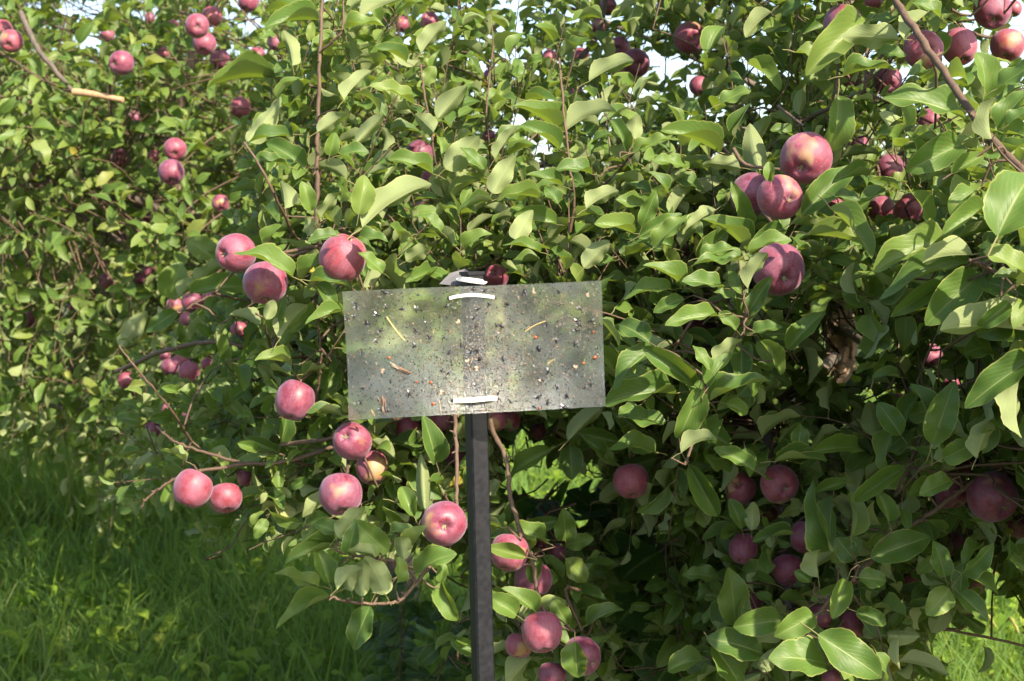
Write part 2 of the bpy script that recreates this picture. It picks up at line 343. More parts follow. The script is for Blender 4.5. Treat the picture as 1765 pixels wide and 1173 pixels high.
# apples: x, y, radius (photo px), how much of it is clear (1 all .. 0.4), calyx offset in radii (or None), depth or 0, label
AP = [
(19,71,20,1,(.0,.5),0,"apple at the far left edge hanging from the left tip of the upper limb"),
(5,52,17,.5,None,5.2,"half hidden apple cut by the left frame edge behind another apple"),
(366,28,18,.9,(.2,-.4),0,"dark red apple topmost of the cluster on the upper left tree"),
(340,44,21,.9,(.2,.3),0,"sunlit pink apple with a round dimple in the upper left cluster"),
(352,75,20,.7,None,0,"apple under the dimpled one and behind a leaf in the upper left cluster"),
(378,102,17,.9,None,0,"deep red apple lowest of the upper left cluster"),
(209,108,21,.8,(-.5,.2),0,"pink apple alone left of the upper left cluster with a leaf over it"),
(443,96,15,.8,(.1,.5),0,"dim dark apple left of the tall upright shoot in deep shade"),
(414,186,18,.7,None,0,"bright pink apple with green patch left of the tall upright shoot"),
(302,257,20,.9,(.1,.6),0,"sunlit pink apple upper one of the left tree's middle trio"),
(207,273,16,1,(.0,.3),0,"violet apple alone at the end of a thin twig left of the trio"),
(295,297,22,.6,(.2,.8),0,"apple with yellow green underside below the pink apple of the trio"),
(270,350,12,.6,None,0,"small half hidden apple low left below the trio"),
(380,350,15,.5,None,4.3,"orange pink sliver of an apple left of the slanting shoot"),
(475,73,13,.5,None,4.2,"slim apple sliver in the shade left of the tall shoot's top"),
(185,60,12,.5,None,0,"small apple sliver upper left beside a gap of sky"),
(233,203,12,.6,None,0,"purple apple peeping from under a broad leaf on the left tree"),
(258,31,9,.9,None,6.6,"tiny red apple high on the far left tree"),
(252,378,9,.9,None,6.6,"tiny pink apple far back on the left tree above the lone twig"),
(428,2,18,.7,None,4.4,"apple cut by the top frame edge left of the tall shoot"),
(282,92,11,.7,None,5.8,"small rosy apple between leaves right of the lone upper left pink apple"),
(298,45,11,.6,None,5.8,"small pale apple left of the dimpled apple of the upper cluster"),
(265,270,11,.5,None,5.6,"pink speck of apple between the lone violet apple and the trio"),
(740,37,17,.7,(0,-.4),3.9,"mauve apple near the top centre behind a striped leaf"),
(947,99,13,.8,None,4.4,"dull purple apple beside the slanting dark branch at top centre"),
(1002,97,15,.6,None,4.2,"pink apple partly covered right of the slanting dark branch"),
(1068,80,18,.9,(-.3,.4),3.6,"small left apple of the dark trio hanging against the sky"),
(1096,108,25,1,(.25,.3),3.4,"largest front apple with star calyx of the dark trio against the sky"),
(1070,121,17,.7,None,3.6,"lowest apple peeping under the dark trio against the sky"),
(1048,12,16,.7,None,3.9,"pale pink apple at the top edge above the slanting branch"),
(1031,45,13,.6,None,3.9,"small pale apple just under the one at the top centre edge"),
(844,131,12,.5,None,4.4,"small dim apple in shade above the plate, up near the sky gap"),
(722,265,24,.8,(.3,.6),3.5,"half sunlit apple above the plate's left half"),
(742,310,17,.6,None,3.7,"orange red apple under the half sunlit one above the plate"),
(648,215,11,.6,None,4.0,"small red apple behind green fruitlets right of the tall shoot"),
(695,42,13,.5,None,4.2,"reddish apple sliver left of the mauve apple near the top"),
(843,235,12,.5,None,4.3,"tiny dark apple beside an upright shoot in the upper middle"),
(727,358,11,.6,None,3.9,"tiny dusky apple above the plate left of the small fruitlets"),
(994,160,12,.5,None,4.2,"pink apple sliver below the slanting dark branch"),
(855,475,21,.9,(-.3,-.3),2.75,"dusky apple just right of the stake's top above the plate"),
(1189,65,28,1,(.1,.15),3.1,"lone round dark apple with clear calyx hanging in the upper sky gap"),
(1205,148,17,.8,None,4.1,"shaded apple below the lone dark apple of the upper sky gap"),
(1453,42,33,.7,(-.1,.9),2.45,"pink apple capped by a broad long leaf at the upper right"),
(1592,86,34,.9,(-.05,.15),2.35,"plum apple behind the bare slanting branch at upper right"),
(1654,80,31,.95,(.1,.9),2.5,"very dark wine red apple between two others at upper right"),
(1736,78,29,.9,(-.2,.9),2.6,"dark apple with bright sun patch at the right end of the upper right row"),
(1710,17,32,.95,(-.05,.75),2.55,"dark apple with green calyx end at the top right against sky"),
(1747,15,14,.8,None,3.2,"pale orange apple peeking behind the top right dark apple"),
(1530,140,25,.8,(.05,.5),2.75,"shaded apple with green base under the curled leaves at upper right"),
(1605,211,24,.6,(.3,.2),2.7,"red apple behind a small leaf below the bare slanting branch"),
(1480,252,19,.6,None,3.3,"shaded apple beside a white sky hole right of the bright cluster"),
(1388,273,45,1,(-.35,.55),2.27,"top big pink apple of the bright cluster with a shadow stripe"),
(1295,335,37,.9,(-.5,.6),2.36,"left hand apple of the bright cluster tucked behind its neighbour"),
(1346,340,39,1,(.35,.22),2.22,"front pink apple of the bright cluster with pale calyx dimple"),
(1533,290,24,.8,None,2.95,"shaded purple apple under the pale sunlit leaf at right"),
(1520,361,24,.75,None,2.85,"left apple of the shaded purple pair at right"),
(1571,363,31,.9,(.6,.5),2.75,"right larger apple of the shaded purple pair at right"),
(1438,365,27,.5,None,2.8,"dark apple hidden behind leaves right of the bright cluster"),
(1363,73,13,.6,None,3.6,"small dark apple in the foliage left of the capped pink apple"),
(1462,136,14,.5,None,3.0,"dark sliver of apple left of the shaded apple with green base"),
(1506,2,15,.7,None,2.6,"apple cut by the top edge beside the start of the bare slanting branch"),
(405,435,34,1,(-.55,.15),2.62,"left apple of the sunlit trio with its calyx turned left"),
(457,489,39,.95,(.1,.9),2.52,"lower peach red apple of the sunlit trio under a broad leaf"),
(591,442,40,1,(.5,-.9),2.5,"bright pink apple left above the plate's corner with pale highlight"),
(184,484,15,1,(-.3,-.3),5.6,"small violet apple alone left of the sunlit trio, with a pale leaf beside it"),
(209,411,10,.9,None,6.5,"tiny bright pink apple far behind above the small violet apple"),
(179,457,9,.7,None,6.4,"tiny dim apple just above the small violet apple"),
(259,468,12,.8,None,5.6,"small purple apple right of a long pale leaf left of the trio"),
(239,480,11,.6,None,5.7,"dark apple sliver behind the long pale leaf left of the trio"),
(53,550,14,.9,None,6.2,"purple apple far left in the hedge of leaves"),
(300,526,14,.8,None,4.6,"dark purple apple behind the folded round leaf's stalk"),
(331,521,18,.6,None,4.4,"pink sunlit apple behind the pale twig under the folded leaves"),
(322,550,13,.7,None,4.6,"dusky apple just below the pale twig left of the plate"),
(363,514,15,.6,None,4.4,"dim red apple in shade left of the peach red apple"),
(412,569,15,.8,None,4.1,"dark shaded apple below the peach red apple"),
(293,632,16,.8,None,4.4,"left plum apple of the shaded low left trio"),
(312,625,16,.8,None,4.6,"bright red apple at the back of the shaded low left trio"),
(326,641,18,.7,None,4.2,"violet front apple of the shaded low left trio"),
(218,656,15,.7,None,5.0,"dim apple in shadow left of the pale slanting twig"),
(508,690,34,1,(-.3,.9),2.62,"pink apple with leaf shaped shadow left of the plate's lower corner"),
(606,759,33,.95,(-.25,-.3),2.6,"plum apple with pale dimple just below the plate's lower left corner"),
(264,741,15,.9,None,4.4,"dark red apple at the low left edge of the foliage over the grass"),
(322,714,12,.7,None,4.2,"violet apple sliver behind pale leaves at lower left"),
(286,704,11,.6,None,4.6,"purple apple sliver above the dark red low left apple"),
(358,629,13,.5,None,4.5,"apple sliver right of the shaded low left trio"),
(435,647,12,.6,None,3.8,"dim red apple in deep shade left of the pink shadowed apple"),
(556,625,9,.6,None,3.9,"tiny dark apple left of the plate's left edge"),
(124,528,8,.7,None,6.8,"tiny purple apple deep in the far left leaves"),
(283,612,11,.6,None,4.8,"small mauve apple above the shaded low left trio"),
(1342,465,45,1,(.1,.42),2.2,"biggest glowing red apple with open calyx below the bright cluster"),
(1196,534,18,.7,None,2.9,"dark upper apple in the shaded group right of the plate"),
(1198,564,19,.7,(.4,.6),2.8,"pink and yellow apple in the shaded group right of the plate"),
(1227,570,15,.7,None,3.0,"dim greenish apple at the right of the shaded group right of the plate"),
(1603,612,21,.9,(.2,-.5),3.2,"sunlit peach apple among dark bare twigs at right"),
(1551,694,16,.7,None,3.3,"dim red apple behind leaves left of the large folded leaf at right"),
(1640,663,17,.8,None,3.1,"pink topped apple above the large folded leaf at right"),
(1681,647,15,.6,None,3.1,"dark apple at right behind broad leaves, beside the pink topped one"),
(1699,620,11,.6,None,3.3,"small purple apple above right of the pink topped one"),
(1282,725,20,.9,None,3.0,"dark plum apple left of the bent thick branch"),
(1163,415,12,.6,None,3.2,"tiny dark apple left of the bright cluster's leaves"),
(1186,433,10,.6,None,3.3,"tiny pink sliver of apple left below the bright cluster's leaves"),
(1233,460,12,.5,None,3.1,"tiny shaded apple left of the biggest glowing apple"),
(1753,772,14,.7,None,2.8,"apple cut by the right edge above the big right apple"),
(332,843,33,1,(-.4,.9),2.7,"left apple of the low left pair with a sharp shadow across it"),
(389,858,29,1,(.2,.9),2.75,"right brownish red apple of the low left pair"),
(423,824,15,.6,None,3.1,"small purple apple behind the low left pair"),
(641,807,28,.8,(.1,.9),2.7,"dusky apple between two bigger plum apples below the plate"),
(588,852,37,1,(.1,.85),2.5,"large plum apple lowest below the plate's left corner"),
(766,903,39,1,(.05,.0),2.35,"large apple left of the stake with calyx facing straight forward"),
(702,738,22,.6,None,2.8,"apple hidden under the plate's lower left edge"),
(762,722,24,.6,None,2.75,"apple just under the plate, left of the stake"),
(853,724,20,.6,None,2.7,"pink apple just under the plate, touching the stake's right side"),
(879,724,19,.6,(.2,.7),2.8,"greenish apple under the plate right of the pink one"),
(786,783,20,.8,None,2.85,"red shaded apple behind the hanging twig left of the stake"),
(694,831,14,.6,None,3.1,"small red apple in deep shade above the big forward facing apple"),
(688,900,20,.6,None,2.9,"dark apple mostly hidden left of the big forward facing apple"),
(877,952,33,.8,(-.2,.9),2.45,"apple right of the stake with a leaf across its middle"),
(920,1000,33,.6,None,2.55,"orange red apple behind hanging leaves right of the stake"),
(935,1089,35,1,(.1,.9),2.42,"top round apple of the low cluster right of the stake"),
(895,1113,24,.8,None,2.5,"left apple of the low cluster, touching the stake's right side"),
(1004,1131,33,.9,(.6,.3),2.47,"right apple of the low cluster behind a heart shaped leaf"),
(952,1164,24,.7,None,2.5,"lowest apple of the low cluster cut by the bottom edge"),
(928,744,15,.8,None,3.2,"left apple of the dim small pair under the plate's right half"),
(966,744,13,.8,None,3.3,"right apple of the dim small pair under the plate's right half"),
(1088,829,31,1,(.1,.9),2.65,"brownish orange apple alone in shade right below the plate"),
(930,942,13,.6,None,3.0,"pale pink sliver of apple right of the leaf crossed apple"),
(960,952,15,.7,None,2.9,"bright coral apple behind the small side twig right of the stake"),
(627,847,10,.6,None,3.2,"tiny red apple peeking right of the large plum apple"),
(760,760,12,.5,None,3.1,"tiny apple in shade between the plate and the hanging twig"),
(1276,841,27,1,(-.3,-.4),2.6,"left smaller apple of the purple pair below the bent branch"),
(1344,834,33,1,(.2,.22),2.48,"right larger apple of the purple pair with centred calyx below the bent branch"),
(1326,884,17,.6,None,2.8,"coral apple hidden below the purple pair"),
(1282,946,25,.75,None,2.55,"apple crossed by a curved leaf at the left of the low right group"),
(1391,926,29,.8,None,2.5,"dull red apple right of the hanging twig in the low right group"),
(1358,982,28,.8,None,2.55,"apple behind the brown hanging twig in the low right group"),
(1294,1035,20,.6,None,2.6,"pale pink sliver of apple behind a big dark leaf at low right"),
(1415,1063,22,.6,None,2.5,"apple peeping between folded leaves low at right"),
(1465,1077,24,.8,(.2,.9),2.5,"dark orange red apple near the bottom right above a sunlit leaf"),
(1433,1168,16,.6,None,2.3,"pink apple cut by the bottom edge under the sunlit leaf"),
(1572,1003,18,.7,None,2.9,"dark apple in deep shade at low right beside the bright grass"),
(1643,938,23,.7,None,2.8,"brown red apple under the big right apple's branch"),
(1681,1009,16,.6,None,2.9,"small orange apple hidden under leaves low at the right"),
(1659,807,18,.7,None,2.6,"pink upper apple behind the fork of the lower right branch"),
(1641,850,29,.8,(.2,.8),2.45,"dull apple left of the big right apple behind the fork"),
(1711,857,43,1,(.38,.48),2.25,"big right hand apple hanging from the lower right branch"),
(1757,906,23,.9,None,2.6,"dark apple at the right edge below the big right apple"),
]
def adepth(a):
    return a[5] if a[5] else min(7.0, 0.036*FPX/a[2])
AX = np.array([a[0] for a in AP], float); AY = np.array([a[1] for a in AP], float); AR = np.array([a[2] for a in AP], float)
AD = np.array([adepth(a) for a in AP]); AVIS = np.array([a[3] for a in AP], float)
AK = np.where(AVIS >= .95, 1.0, np.where(AVIS >= .8, .9, np.where(AVIS >= .7, .72, .5)))

# near leaves, one by one: base x, y, tip x, y, blade width (photo px), flags
#   u = upper face to the sky, c = upper face to the camera, b = pale underside to the camera
HL = """1241 263 1147 233 27u;1309 293 1294 220 34b;1329 312 1326 281 24c;1291 395 1262 320 26c;1287 431 1219 382 31u;1350 393 1295 427 31c;1292 438 1357 411 26u
1381 370 1463 296 42c;1395 404 1478 424 29u;1430 358 1494 438 32c;1437 337 1483 354 25u;1183 291 1131 277 21u;1276 289 1217 282 24b;1106 391 1128 334 27c;1092 402 1030 390 29u
1102 407 1167 373 22c;1126 427 1185 375 28u;1235 361 1181 398 22b;1205 445 1269 430 26u;1090 264 1162 241 24u;1092 239 1098 200 25b;1080 264 1058 205 24c;1267 234 1294 184 22u
1366 234 1332 223 20u;1444 163 1435 254 50c;1495 37 1400 116 46c;1551 68 1462 66 36b;1452 132 1538 118 32u;1514 90 1557 97 28c;1667 207 1536 171 44u;1694 172 1693 95 56c
1719 153 1790 115 36u;1710 240 1706 172 28b;1723 222 1770 160 40u;1738 215 1775 190 27u;1659 248 1572 290 50c;1719 408 1772 305 84c;1696 362 1630 403 27u;1642 424 1518 458 38u
1669 453 1531 502 40u;1626 486 1543 540 31c;1692 470 1605 552 64c;1677 439 1600 452 34b;1790 573 1638 571 58b;1790 610 1678 695 50c;1760 640 1756 744 54b;1607 766 1642 667 48c
1603 772 1586 669 38c;1553 750 1517 700 38c;1625 790 1686 758 38c;1683 790 1713 727 34b;1561 805 1477 860 30c;1640 828 1590 853 27u;1436 948 1402 841 40c;1466 925 1462 855 38c
1532 900 1514 853 36c;1405 850 1455 832 26c;1301 811 1237 778 29c;1335 796 1417 794 22u;1400 778 1487 769 32c;1375 778 1378 735 30c;1278 912 1260 864 28c;1296 914 1298 868 22b
1187 801 1232 881 46c;1174 780 1231 751 27b;1196 664 1116 605 42c;1165 678 1052 692 34u;1128 602 1061 662 32u;1221 667 1262 605 34c;1230 620 1276 590 28b;1224 637 1196 601 23c
1221 692 1321 656 36u;1205 668 1172 752 48c;1251 696 1285 710 26c;1269 569 1242 540 24c;1284 549 1327 484 28c;1299 547 1328 517 24b;1296 574 1344 567 25u;1310 587 1344 640 29c
1246 497 1181 489 27u;1278 506 1258 470 19c;1269 513 1233 506 17u;1237 544 1155 562 26u;1158 499 1082 510 28u;1180 494 1115 462 27u;1180 515 1132 537 24c;1289 497 1319 440 24b
1285 449 1200 463 27u;1120 590 1072 560 36c;1357 603 1416 542 36c;372 448 326 417 40c;504 477 414 434 38u;327 507 421 492 33c;293 514 309 457 60c;309 511 337 484 27b
333 500 385 454 27b;306 536 259 568 26c;207 597 249 542 28b;204 598 236 568 34c;445 561 402 543 22b;458 550 470 520 20b;472 568 492 512 37c;483 583 522 527 30b
522 482 563 445 27u;533 484 600 493 24u;547 489 576 525 28c;590 536 533 557 23u;501 627 445 621 26u;461 425 483 391 24u;583 407 536 418 24u;618 411 664 414 22u
624 393 729 320 33b;618 370 629 306 40c;536 406 529 375 30b;552 375 585 336 19b;491 359 482 316 42b;586 268 631 260 23u;611 248 656 202 27b;500 234 425 245 27u
747 300 677 273 25u;568 268 577 232 26c;527 293 466 248 28u;536 363 522 316 28c;497 288 441 275 20u;475 134 370 147 30u;547 18 454 20 27u;550 34 468 49 27u
593 50 658 43 26u;622 29 690 0 30b;504 113 491 57 20b;425 243 479 175 27b;593 172 633 125 20b;701 107 653 86 24u;726 91 767 43 27b;731 145 749 118 32c
713 179 643 154 22u;754 204 800 154 31b;747 227 717 200 32b;547 227 597 197 24b;767 291 819 240 36b;835 291 796 259 22u;853 274 888 225 17b;848 333 885 274 31b
969 321 913 304 23u;935 343 863 336 22u;962 351 942 324 28c;848 346 796 363 17u;888 413 917 366 27b;932 435 873 420 19u;1006 462 1046 420 28b;964 257 903 222 31u
965 232 894 186 31u;975 225 1054 184 30b;570 1028 486 1080 30u;550 1010 477 994 26u;567 1005 547 951 38c;579 942 501 967 29u;577 935 519 928 21u;592 926 546 903 26u
581 926 624 880 28b;599 955 612 905 28c;670 951 614 901 40c;645 955 604 951 23b;697 964 690 925 29b;708 951 735 912 31u;717 991 777 954 31u;672 921 711 910 21u
714 890 694 843 34c;760 1003 783 1066 33c;759 1003 765 971 18c;638 1044 614 1110 40c;581 1016 622 982 27b;624 1028 626 969 31b;665 1025 633 964 34b;683 1005 688 964 26c
606 1019 598 978 27b;752 798 730 724 40c;732 877 726 791 19b;907 960 845 945 28c;926 958 917 1000 32c;975 963 1005 998 31c;975 932 970 880 33c;977 939 1020 930 26c
940 935 877 912 26u;925 1056 870 1018 28u;890 1060 848 1030 39c;1012 1077 1068 1047 28u;980 1076 956 1034 31c;992 1105 998 1160 46c;917 1132 880 1178 40b;1241 998 1183 991 23u
1267 1079 1255 987 54c;1346 1070 1272 1079 46c;1314 1126 1227 1102 50c;1227 1110 1270 1180 60c;1212 1138 1155 1150 36u;1404 1060 1342 1093 41c;1423 1144 1335 1135 50u;1409 1093 1504 1160 60c
1460 1000 1437 1060 38c;1411 995 1407 946 35b;1397 1002 1372 986 26c;1500 962 1590 930 48c;1479 995 1521 1002 31c;1474 965 1445 930 38c;1476 1054 1525 1072 31c;1367 921 1304 935 20u
1637 1015 1600 1055 40c;1653 1022 1697 1067 37c;1629 995 1609 938 36c;1657 990 1705 940 31c;1660 990 1712 1020 27c;1020 300 965 290 26u;1015 140 1085 105 27b;880 95 905 60 24u
1240 180 1290 160 26u;1330 20 1290 60 30b;1370 90 1440 110 32u;1290 110 1340 150 26u;1600 20 1560 60 30b;1620 30 1580 5 26u;1500 300 1440 315 22u;1570 330 1600 380 32c
1500 345 1460 372 26c;1640 300 1690 270 34c;1680 330 1640 360 26u;1730 440 1690 430 40u;1765 470 1700 440 40u;1740 520 1690 560 34c;1150 330 1120 300 24u;1010 360 1060 330 27b
760 400 720 370 25u;800 430 840 400 24u;660 470 620 440 24u;700 450 740 430 26b;1060 600 1090 640 30c;1080 720 1140 730 34u;1130 780 1060 770 36u;1100 700 1070 720 27u;952 774 879 818 32c;983 768 985 821 40c;1011 758 1055 798 27c;979 760 1032 707 28b"""
HAND = []
for row in HL.replace('\n', ';').split(';'):
    q = row.split()
    if len(q) == 5: HAND.append((float(q[0]), float(q[1]), float(q[2]), float(q[3]), float(q[4][:-1]), q[4][-1]))

# branches and twigs that show: (name, radius start mm, radius end mm, [(x, y, depth)...])
BR = [
('branch', 5.2, 4.2, [(1530,-60,2.05),(1545,0,2.02),(1600,85,1.96),(1660,170,1.9),(1710,240,1.85),(1765,295,1.8),(1850,380,1.75),(2000,470,1.9)]),
('branch', 15, 9, [(1445,610,4.1),(1400,650,3.5),(1366,672,3.1),(1328,718,2.75),(1322,745,2.7),(1334,790,2.68),(1352,860,2.62),(1352,940,2.58),(1361,1040,2.55),(1385,1130,2.5)]),
('branch', 3.5, 3.0, [(1362,676,3.08),(1338,705,2.75),(1340,740,2.74),(1335,785,2.72)]),
('branch', 4.2, 3.2, [(1830,745,2.3),(1765,788,2.28),(1720,810,2.26),(1660,842,2.25),(1610,880,2.25),(1562,912,2.26),(1505,965,2.2),(1470,1000,2.17)]),
('branch', 2.6, 1.8, [(1662,838,2.25),(1620,815,2.22),(1561,805,2.2)]),
('branch', 4.6, 3.0, [(560,500,2.9),(548,420,2.72),(546,330,2.7),(547,240,2.7),(550,150,2.7),(552,80,2.7),(556,-30,2.72)]),
('branch', 2.6, 1.6, [(549,92,2.7),(572,72,2.68),(590,50,2.67),(592,0,2.68)]),
('branch', 9, 7, [(35,20,4.7),(60,75,4.65),(90,115,4.6),(127,158,4.6)]),
('branch', 6, 4, [(-80,60,5.2),(0,90,5.0),(60,130,4.8),(127,160,4.6)]),
('branch', 4, 3, [(-20,150,5.2),(50,205,5.2),(110,245,5.2),(190,270,5.1)]),
('branch', 5.5, 4, [(200,640,3.6),(300,600,3.3),(385,590,3.2),(460,605,3.2),(560,580,3.3),(700,560,3.6)]),
('branch', 8, 6, [(60,688,6.0),(110,703,5.8),(160,696,5.6),(205,675,5.4),(260,650,5.0)]),
('branch', 4.2, 3.4, [(835,640,2.75),(848,735,2.55),(872,790,2.5),(878,850,2.48),(895,910,2.46),(915,960,2.47),(928,1050,2.46)]),
('branch', 3.6, 3.0, [(790,640,2.7),(784,720,2.5),(788,800,2.45),(786,862,2.42)]),
('branch', 4.4, 3.6, [(800,690,2.9),(700,715,2.75),(630,745,2.68),(575,755,2.68),(485,766,2.72)]),
('branch', 4.2, 2.2, [(640,750,2.8),(575,770,2.72),(500,793,2.72),(430,800,2.72),(340,775,2.74),(300,760,2.75),(270,735,2.8)]),
('branch', 3.4, 1.8, [(420,800,2.72),(330,815,2.72),(280,838,2.72),(255,858,2.72),(240,880,2.72)]),
('branch', 3.6, 2.0, [(830,880,2.6),(765,950,2.35),(728,992,2.3),(695,1030,2.27),(665,1040,2.26),(600,1037,2.25),(572,1028,2.25)]),
('branch', 3.0, 1.8, [(760,965,2.36),(718,980,2.32),(660,965,2.3),(600,955,2.29),(575,945,2.29)]),
('branch', 4.0, 3.0, [(1385,210,2.6),(1440,180,2.5),(1485,160,2.45),(1492,140,2.44)]),
('branch', 5, 4, [(1490,160,2.75),(1515,195,2.75),(1535,230,2.76),(1570,246,2.78),(1620,250,2.85),(1700,330,3.0)]),
('branch', 8, 6, [(1270,55,3.1),(1300,90,3.1),(1330,118,3.1),(1400,180,3.3),(1450,260,3.6)]),
('branch', 6, 4.5, [(1250,140,3.0),(1268,175,3.0),(1290,205,3.0),(1310,330,3.1),(1330,420,3.2)]),
('branch', 9, 6, [(900,165,3.7),(960,130,3.7),(1005,95,3.7),(1035,45,3.7),(1050,-40,3.7)]),
('branch', 2.8, 1.8, [(960,500,2.62),(978,420,2.58),(990,350,2.56),(983,290,2.55),(975,225,2.55),(968,150,2.56),(964,100,2.58)]),
('branch', 3.0, 2.0, [(1022,338,2.6),(1060,300,2.55),(1092,262,2.5)]),
('branch', 2.6, 1.6, [(800,470,2.75),(790,430,2.7),(782,380,2.68),(775,350,2.67)]),
('branch', 2.6, 1.6, [(775,330,2.8),(752,285,2.7),(745,235,2.68),(731,160,2.68),(725,110,2.7)]),
('branch', 3.2, 2.4, [(735,190,3.2),(765,130,3.15),(785,70,3.1),(800,10,3.1)]),
('branch', 2.4, 1.6, [(848,300,2.9),(842,240,2.85),(838,190,2.82),(850,80,2.85)]),
('branch', 3.0, 2.0, [(505,400,2.8),(475,340,2.72),(445,280,2.7),(420,245,2.7)]),
('branch', 3.0, 2.2, [(730,450,2.8),(690,395,2.72),(668,370,2.7)]),
('branch', 2.8, 1.8, [(1190,690,2.24),(1215,670,2.22),(1225,650,2.21),(1255,600,2.2),(1275,560,2.18),(1288,545,2.17)]),
('branch', 2.6, 2.0, [(1222,668,2.22),(1208,720,2.2),(1190,775,2.18),(1180,800,2.16)]),
('branch', 2.6, 2.0, [(1140,640,2.4),(1170,590,2.35),(1205,535,2.35),(1240,520,2.4),(1345,505,2.5),(1400,490,2.6),(1460,450,2.9)]),
('branch', 3.0, 2.2, [(455,420,2.7),(500,440,2.66),(560,420,2.62),(620,405,2.6)]),
('branch', 2.6, 1.6, [(545,690,2.72),(553,620,2.68),(548,560,2.66),(540,500,2.64)]),
('branch', 2.8, 1.6, [(478,622,2.8),(462,585,2.7),(455,550,2.65),(440,540,2.64)]),
('branch', 2.6, 1.6, [(370,505,3.0),(340,520,2.85),(312,538,2.75),(305,536,2.75)]),
('branch', 3.0, 1.6, [(330,760,3.0),(290,700,2.9),(240,640,2.85),(205,595,2.85)]),
('branch', 3, 2, [(1480,1000,2.3),(1440,1020,2.24),(1410,1060,2.2),(1370,1110,2.2),(1340,1130,2.2)]),
('branch', 3, 2, [(1700,860,2.5),(1670,930,2.5),(1655,1000,2.5),(1640,1015,2.5)]),
('branch', 2.6, 2.0, [(1800,1120,2.6),(1660,1090,2.6),(1540,1070,2.6),(1450,1040,2.6)]),
('branch', 3.2, 2.2, [(1530,560,3.2),(1560,620,3.2),(1590,660,3.2),(1600,720,3.2)]),
('branch', 2.6, 2.0, [(1500,580,3.3),(1545,640,3.3),(1570,680,3.3)]),
('branch', 3.2, 2.2, [(1850,470,1.9),(1765,480,1.85),(1720,470,1.82),(1670,448,1.8)]),
('branch', 16, 9, [(1450,430,4.1),(1300,470,3.6),(1100,500,3.3),(900,520,3.2),(700,540,3.3),(560,580,3.4),(440,640,3.6)]),
('branch', 14, 8, [(1460,330,4.1),(1600,240,3.7),(1700,190,3.45)]),
('branch', 12, 7, [(1450,280,4.1),(1250,220,3.9),(1050,260,3.9),(850,300,4.0),(650,330,4.1)]),
('branch', 14, 8, [(1448,560,4.1),(1560,640,3.5),(1700,720,3.1),(1850,760,2.7),(2050,800,2.4)]),
('branch', 12, 6, [(1446,680,4.1),(1250,700,3.5),(1050,690,3.2),(900,680,3.0),(760,690,2.9)]),
('branch', 10, 6, [(1465,150,4.1),(1350,60,3.9),(1250,-80,3.7),(1200,-220,3.6)]),
('branch', 10, 6, [(1465,180,4.1),(1560,20,3.8),(1640,-120,3.5),(1750,-220,3.2)]),
('branch', 9, 5, [(1455,220,4.1),(1200,100,4.1),(900,-20,4.1),(700,-120,4.2)]),
]

# ------------------------------------------------------------------ filters for free leaves
PANEL_D = 1.9
HOLES = [(1150,112,44,22), (1120,165,30,12), (1300,115,22,20), (1345,128,16,12), (880,100,16,14), (905,215,34,12), (935,262,26,22), (1235,205,14,8),
         (1502,238,24,14), (1510,45,14,8), (1680,55,18,12), (1735,130,30,14), (140,18,44,22), (430,45,22,16), (700,70,16,12), (150,70,26,12),
         (870,15,30,12), (1560,45,14,10), (1660,10,20,10), (1000,205,26,10), (1490,110,10,8), (860,270,14,10), (1170,10,16,8), (1255,200,10,8),
         (925,290,18,18), (1215,30,14,10), (1130,60,14,10), (1580,150,8,6), (490,10,16,10), (60,12,24,10),
         (905,790,56,46), (935,850,72,50), (1000,880,52,36), (880,840,24,40), (1020,815,30,26), (965,930,46,30), (1050,870,26,20), (1075,790,14,10), (1130,830,14,10),
         (1450,590,46,88), (1540,600,14,20), (1500,690,26,30), (1640,705,20,10), (1365,690,26,24), (1328,752,18,40),
         (1700,990,22,30), (1730,1080,50,70), (1640,1110,50,40), (1250,760,14,12), (1240,850,14,30), (1300,900,12,10)]
SUNNY = {(1342, 465), (1388, 273), (1346, 340), (1295, 335), (591, 442), (405, 435), (457, 489), (508, 690), (332, 843), (766, 903), (1736, 78), (1603, 612), (209, 108), (302, 257), (340, 44), (722, 265)}
def keep_mask(A):
    o, d, n, l = A[0], nrm(A[1]), A[2], A[3]
    keep = np.ones(len(o), bool)
    hw = l*A[4]*.22*FPX
    # leaves on the line to the sun are cleared so chosen apples catch light
    sun = np.array(SUN); cen = o + d*l[:, None]*.75
    for i in range(len(AX)):
        if (AX[i], AY[i]) not in SUNNY: continue
        v = cen - P(AX[i], AY[i], AD[i]); t = v @ sun
        keep &= ~((t > .03) & (np.linalg.norm(v - t[:, None]*sun, axis=1) < AR[i]/FPX*AD[i]*.95 + .008))
    for f in (0.15, 0.45, 0.75, 1.1):
        x, y, dd = proj(o + d*l[:, None]*f)
        keep &= dd > 1.3
        for i in range(len(AX)):
            r = AR[i]*AK[i]*(1.0 if f == .75 else 0.92)
            keep &= ~(((x-AX[i])**2+(y-AY[i])**2 < (r+hw/np.maximum(dd, .5))**2) & (dd < AD[i]+0.03))
        pin = (x > 570) & (x < 1065) & (y > 455) & (y < 745) & (dd < 2.06)
        pin |= (x > 785) & (x < 872) & (y > 440) & (dd < 2.06)
        keep &= ~pin
        if f == .75:
            for (hx, hy, a, b) in HOLES:
                keep &= ~(((x-hx)/a)**2 + ((y-hy)/b)**2 < 1.0)
            # nothing free hangs right in front of the hand-set leaves
            keep &= ~((x > 300) & (x < 1765) & (y > 0) & (y < 1173) & (dd < Fd(x, y)-0.02))
    return keep
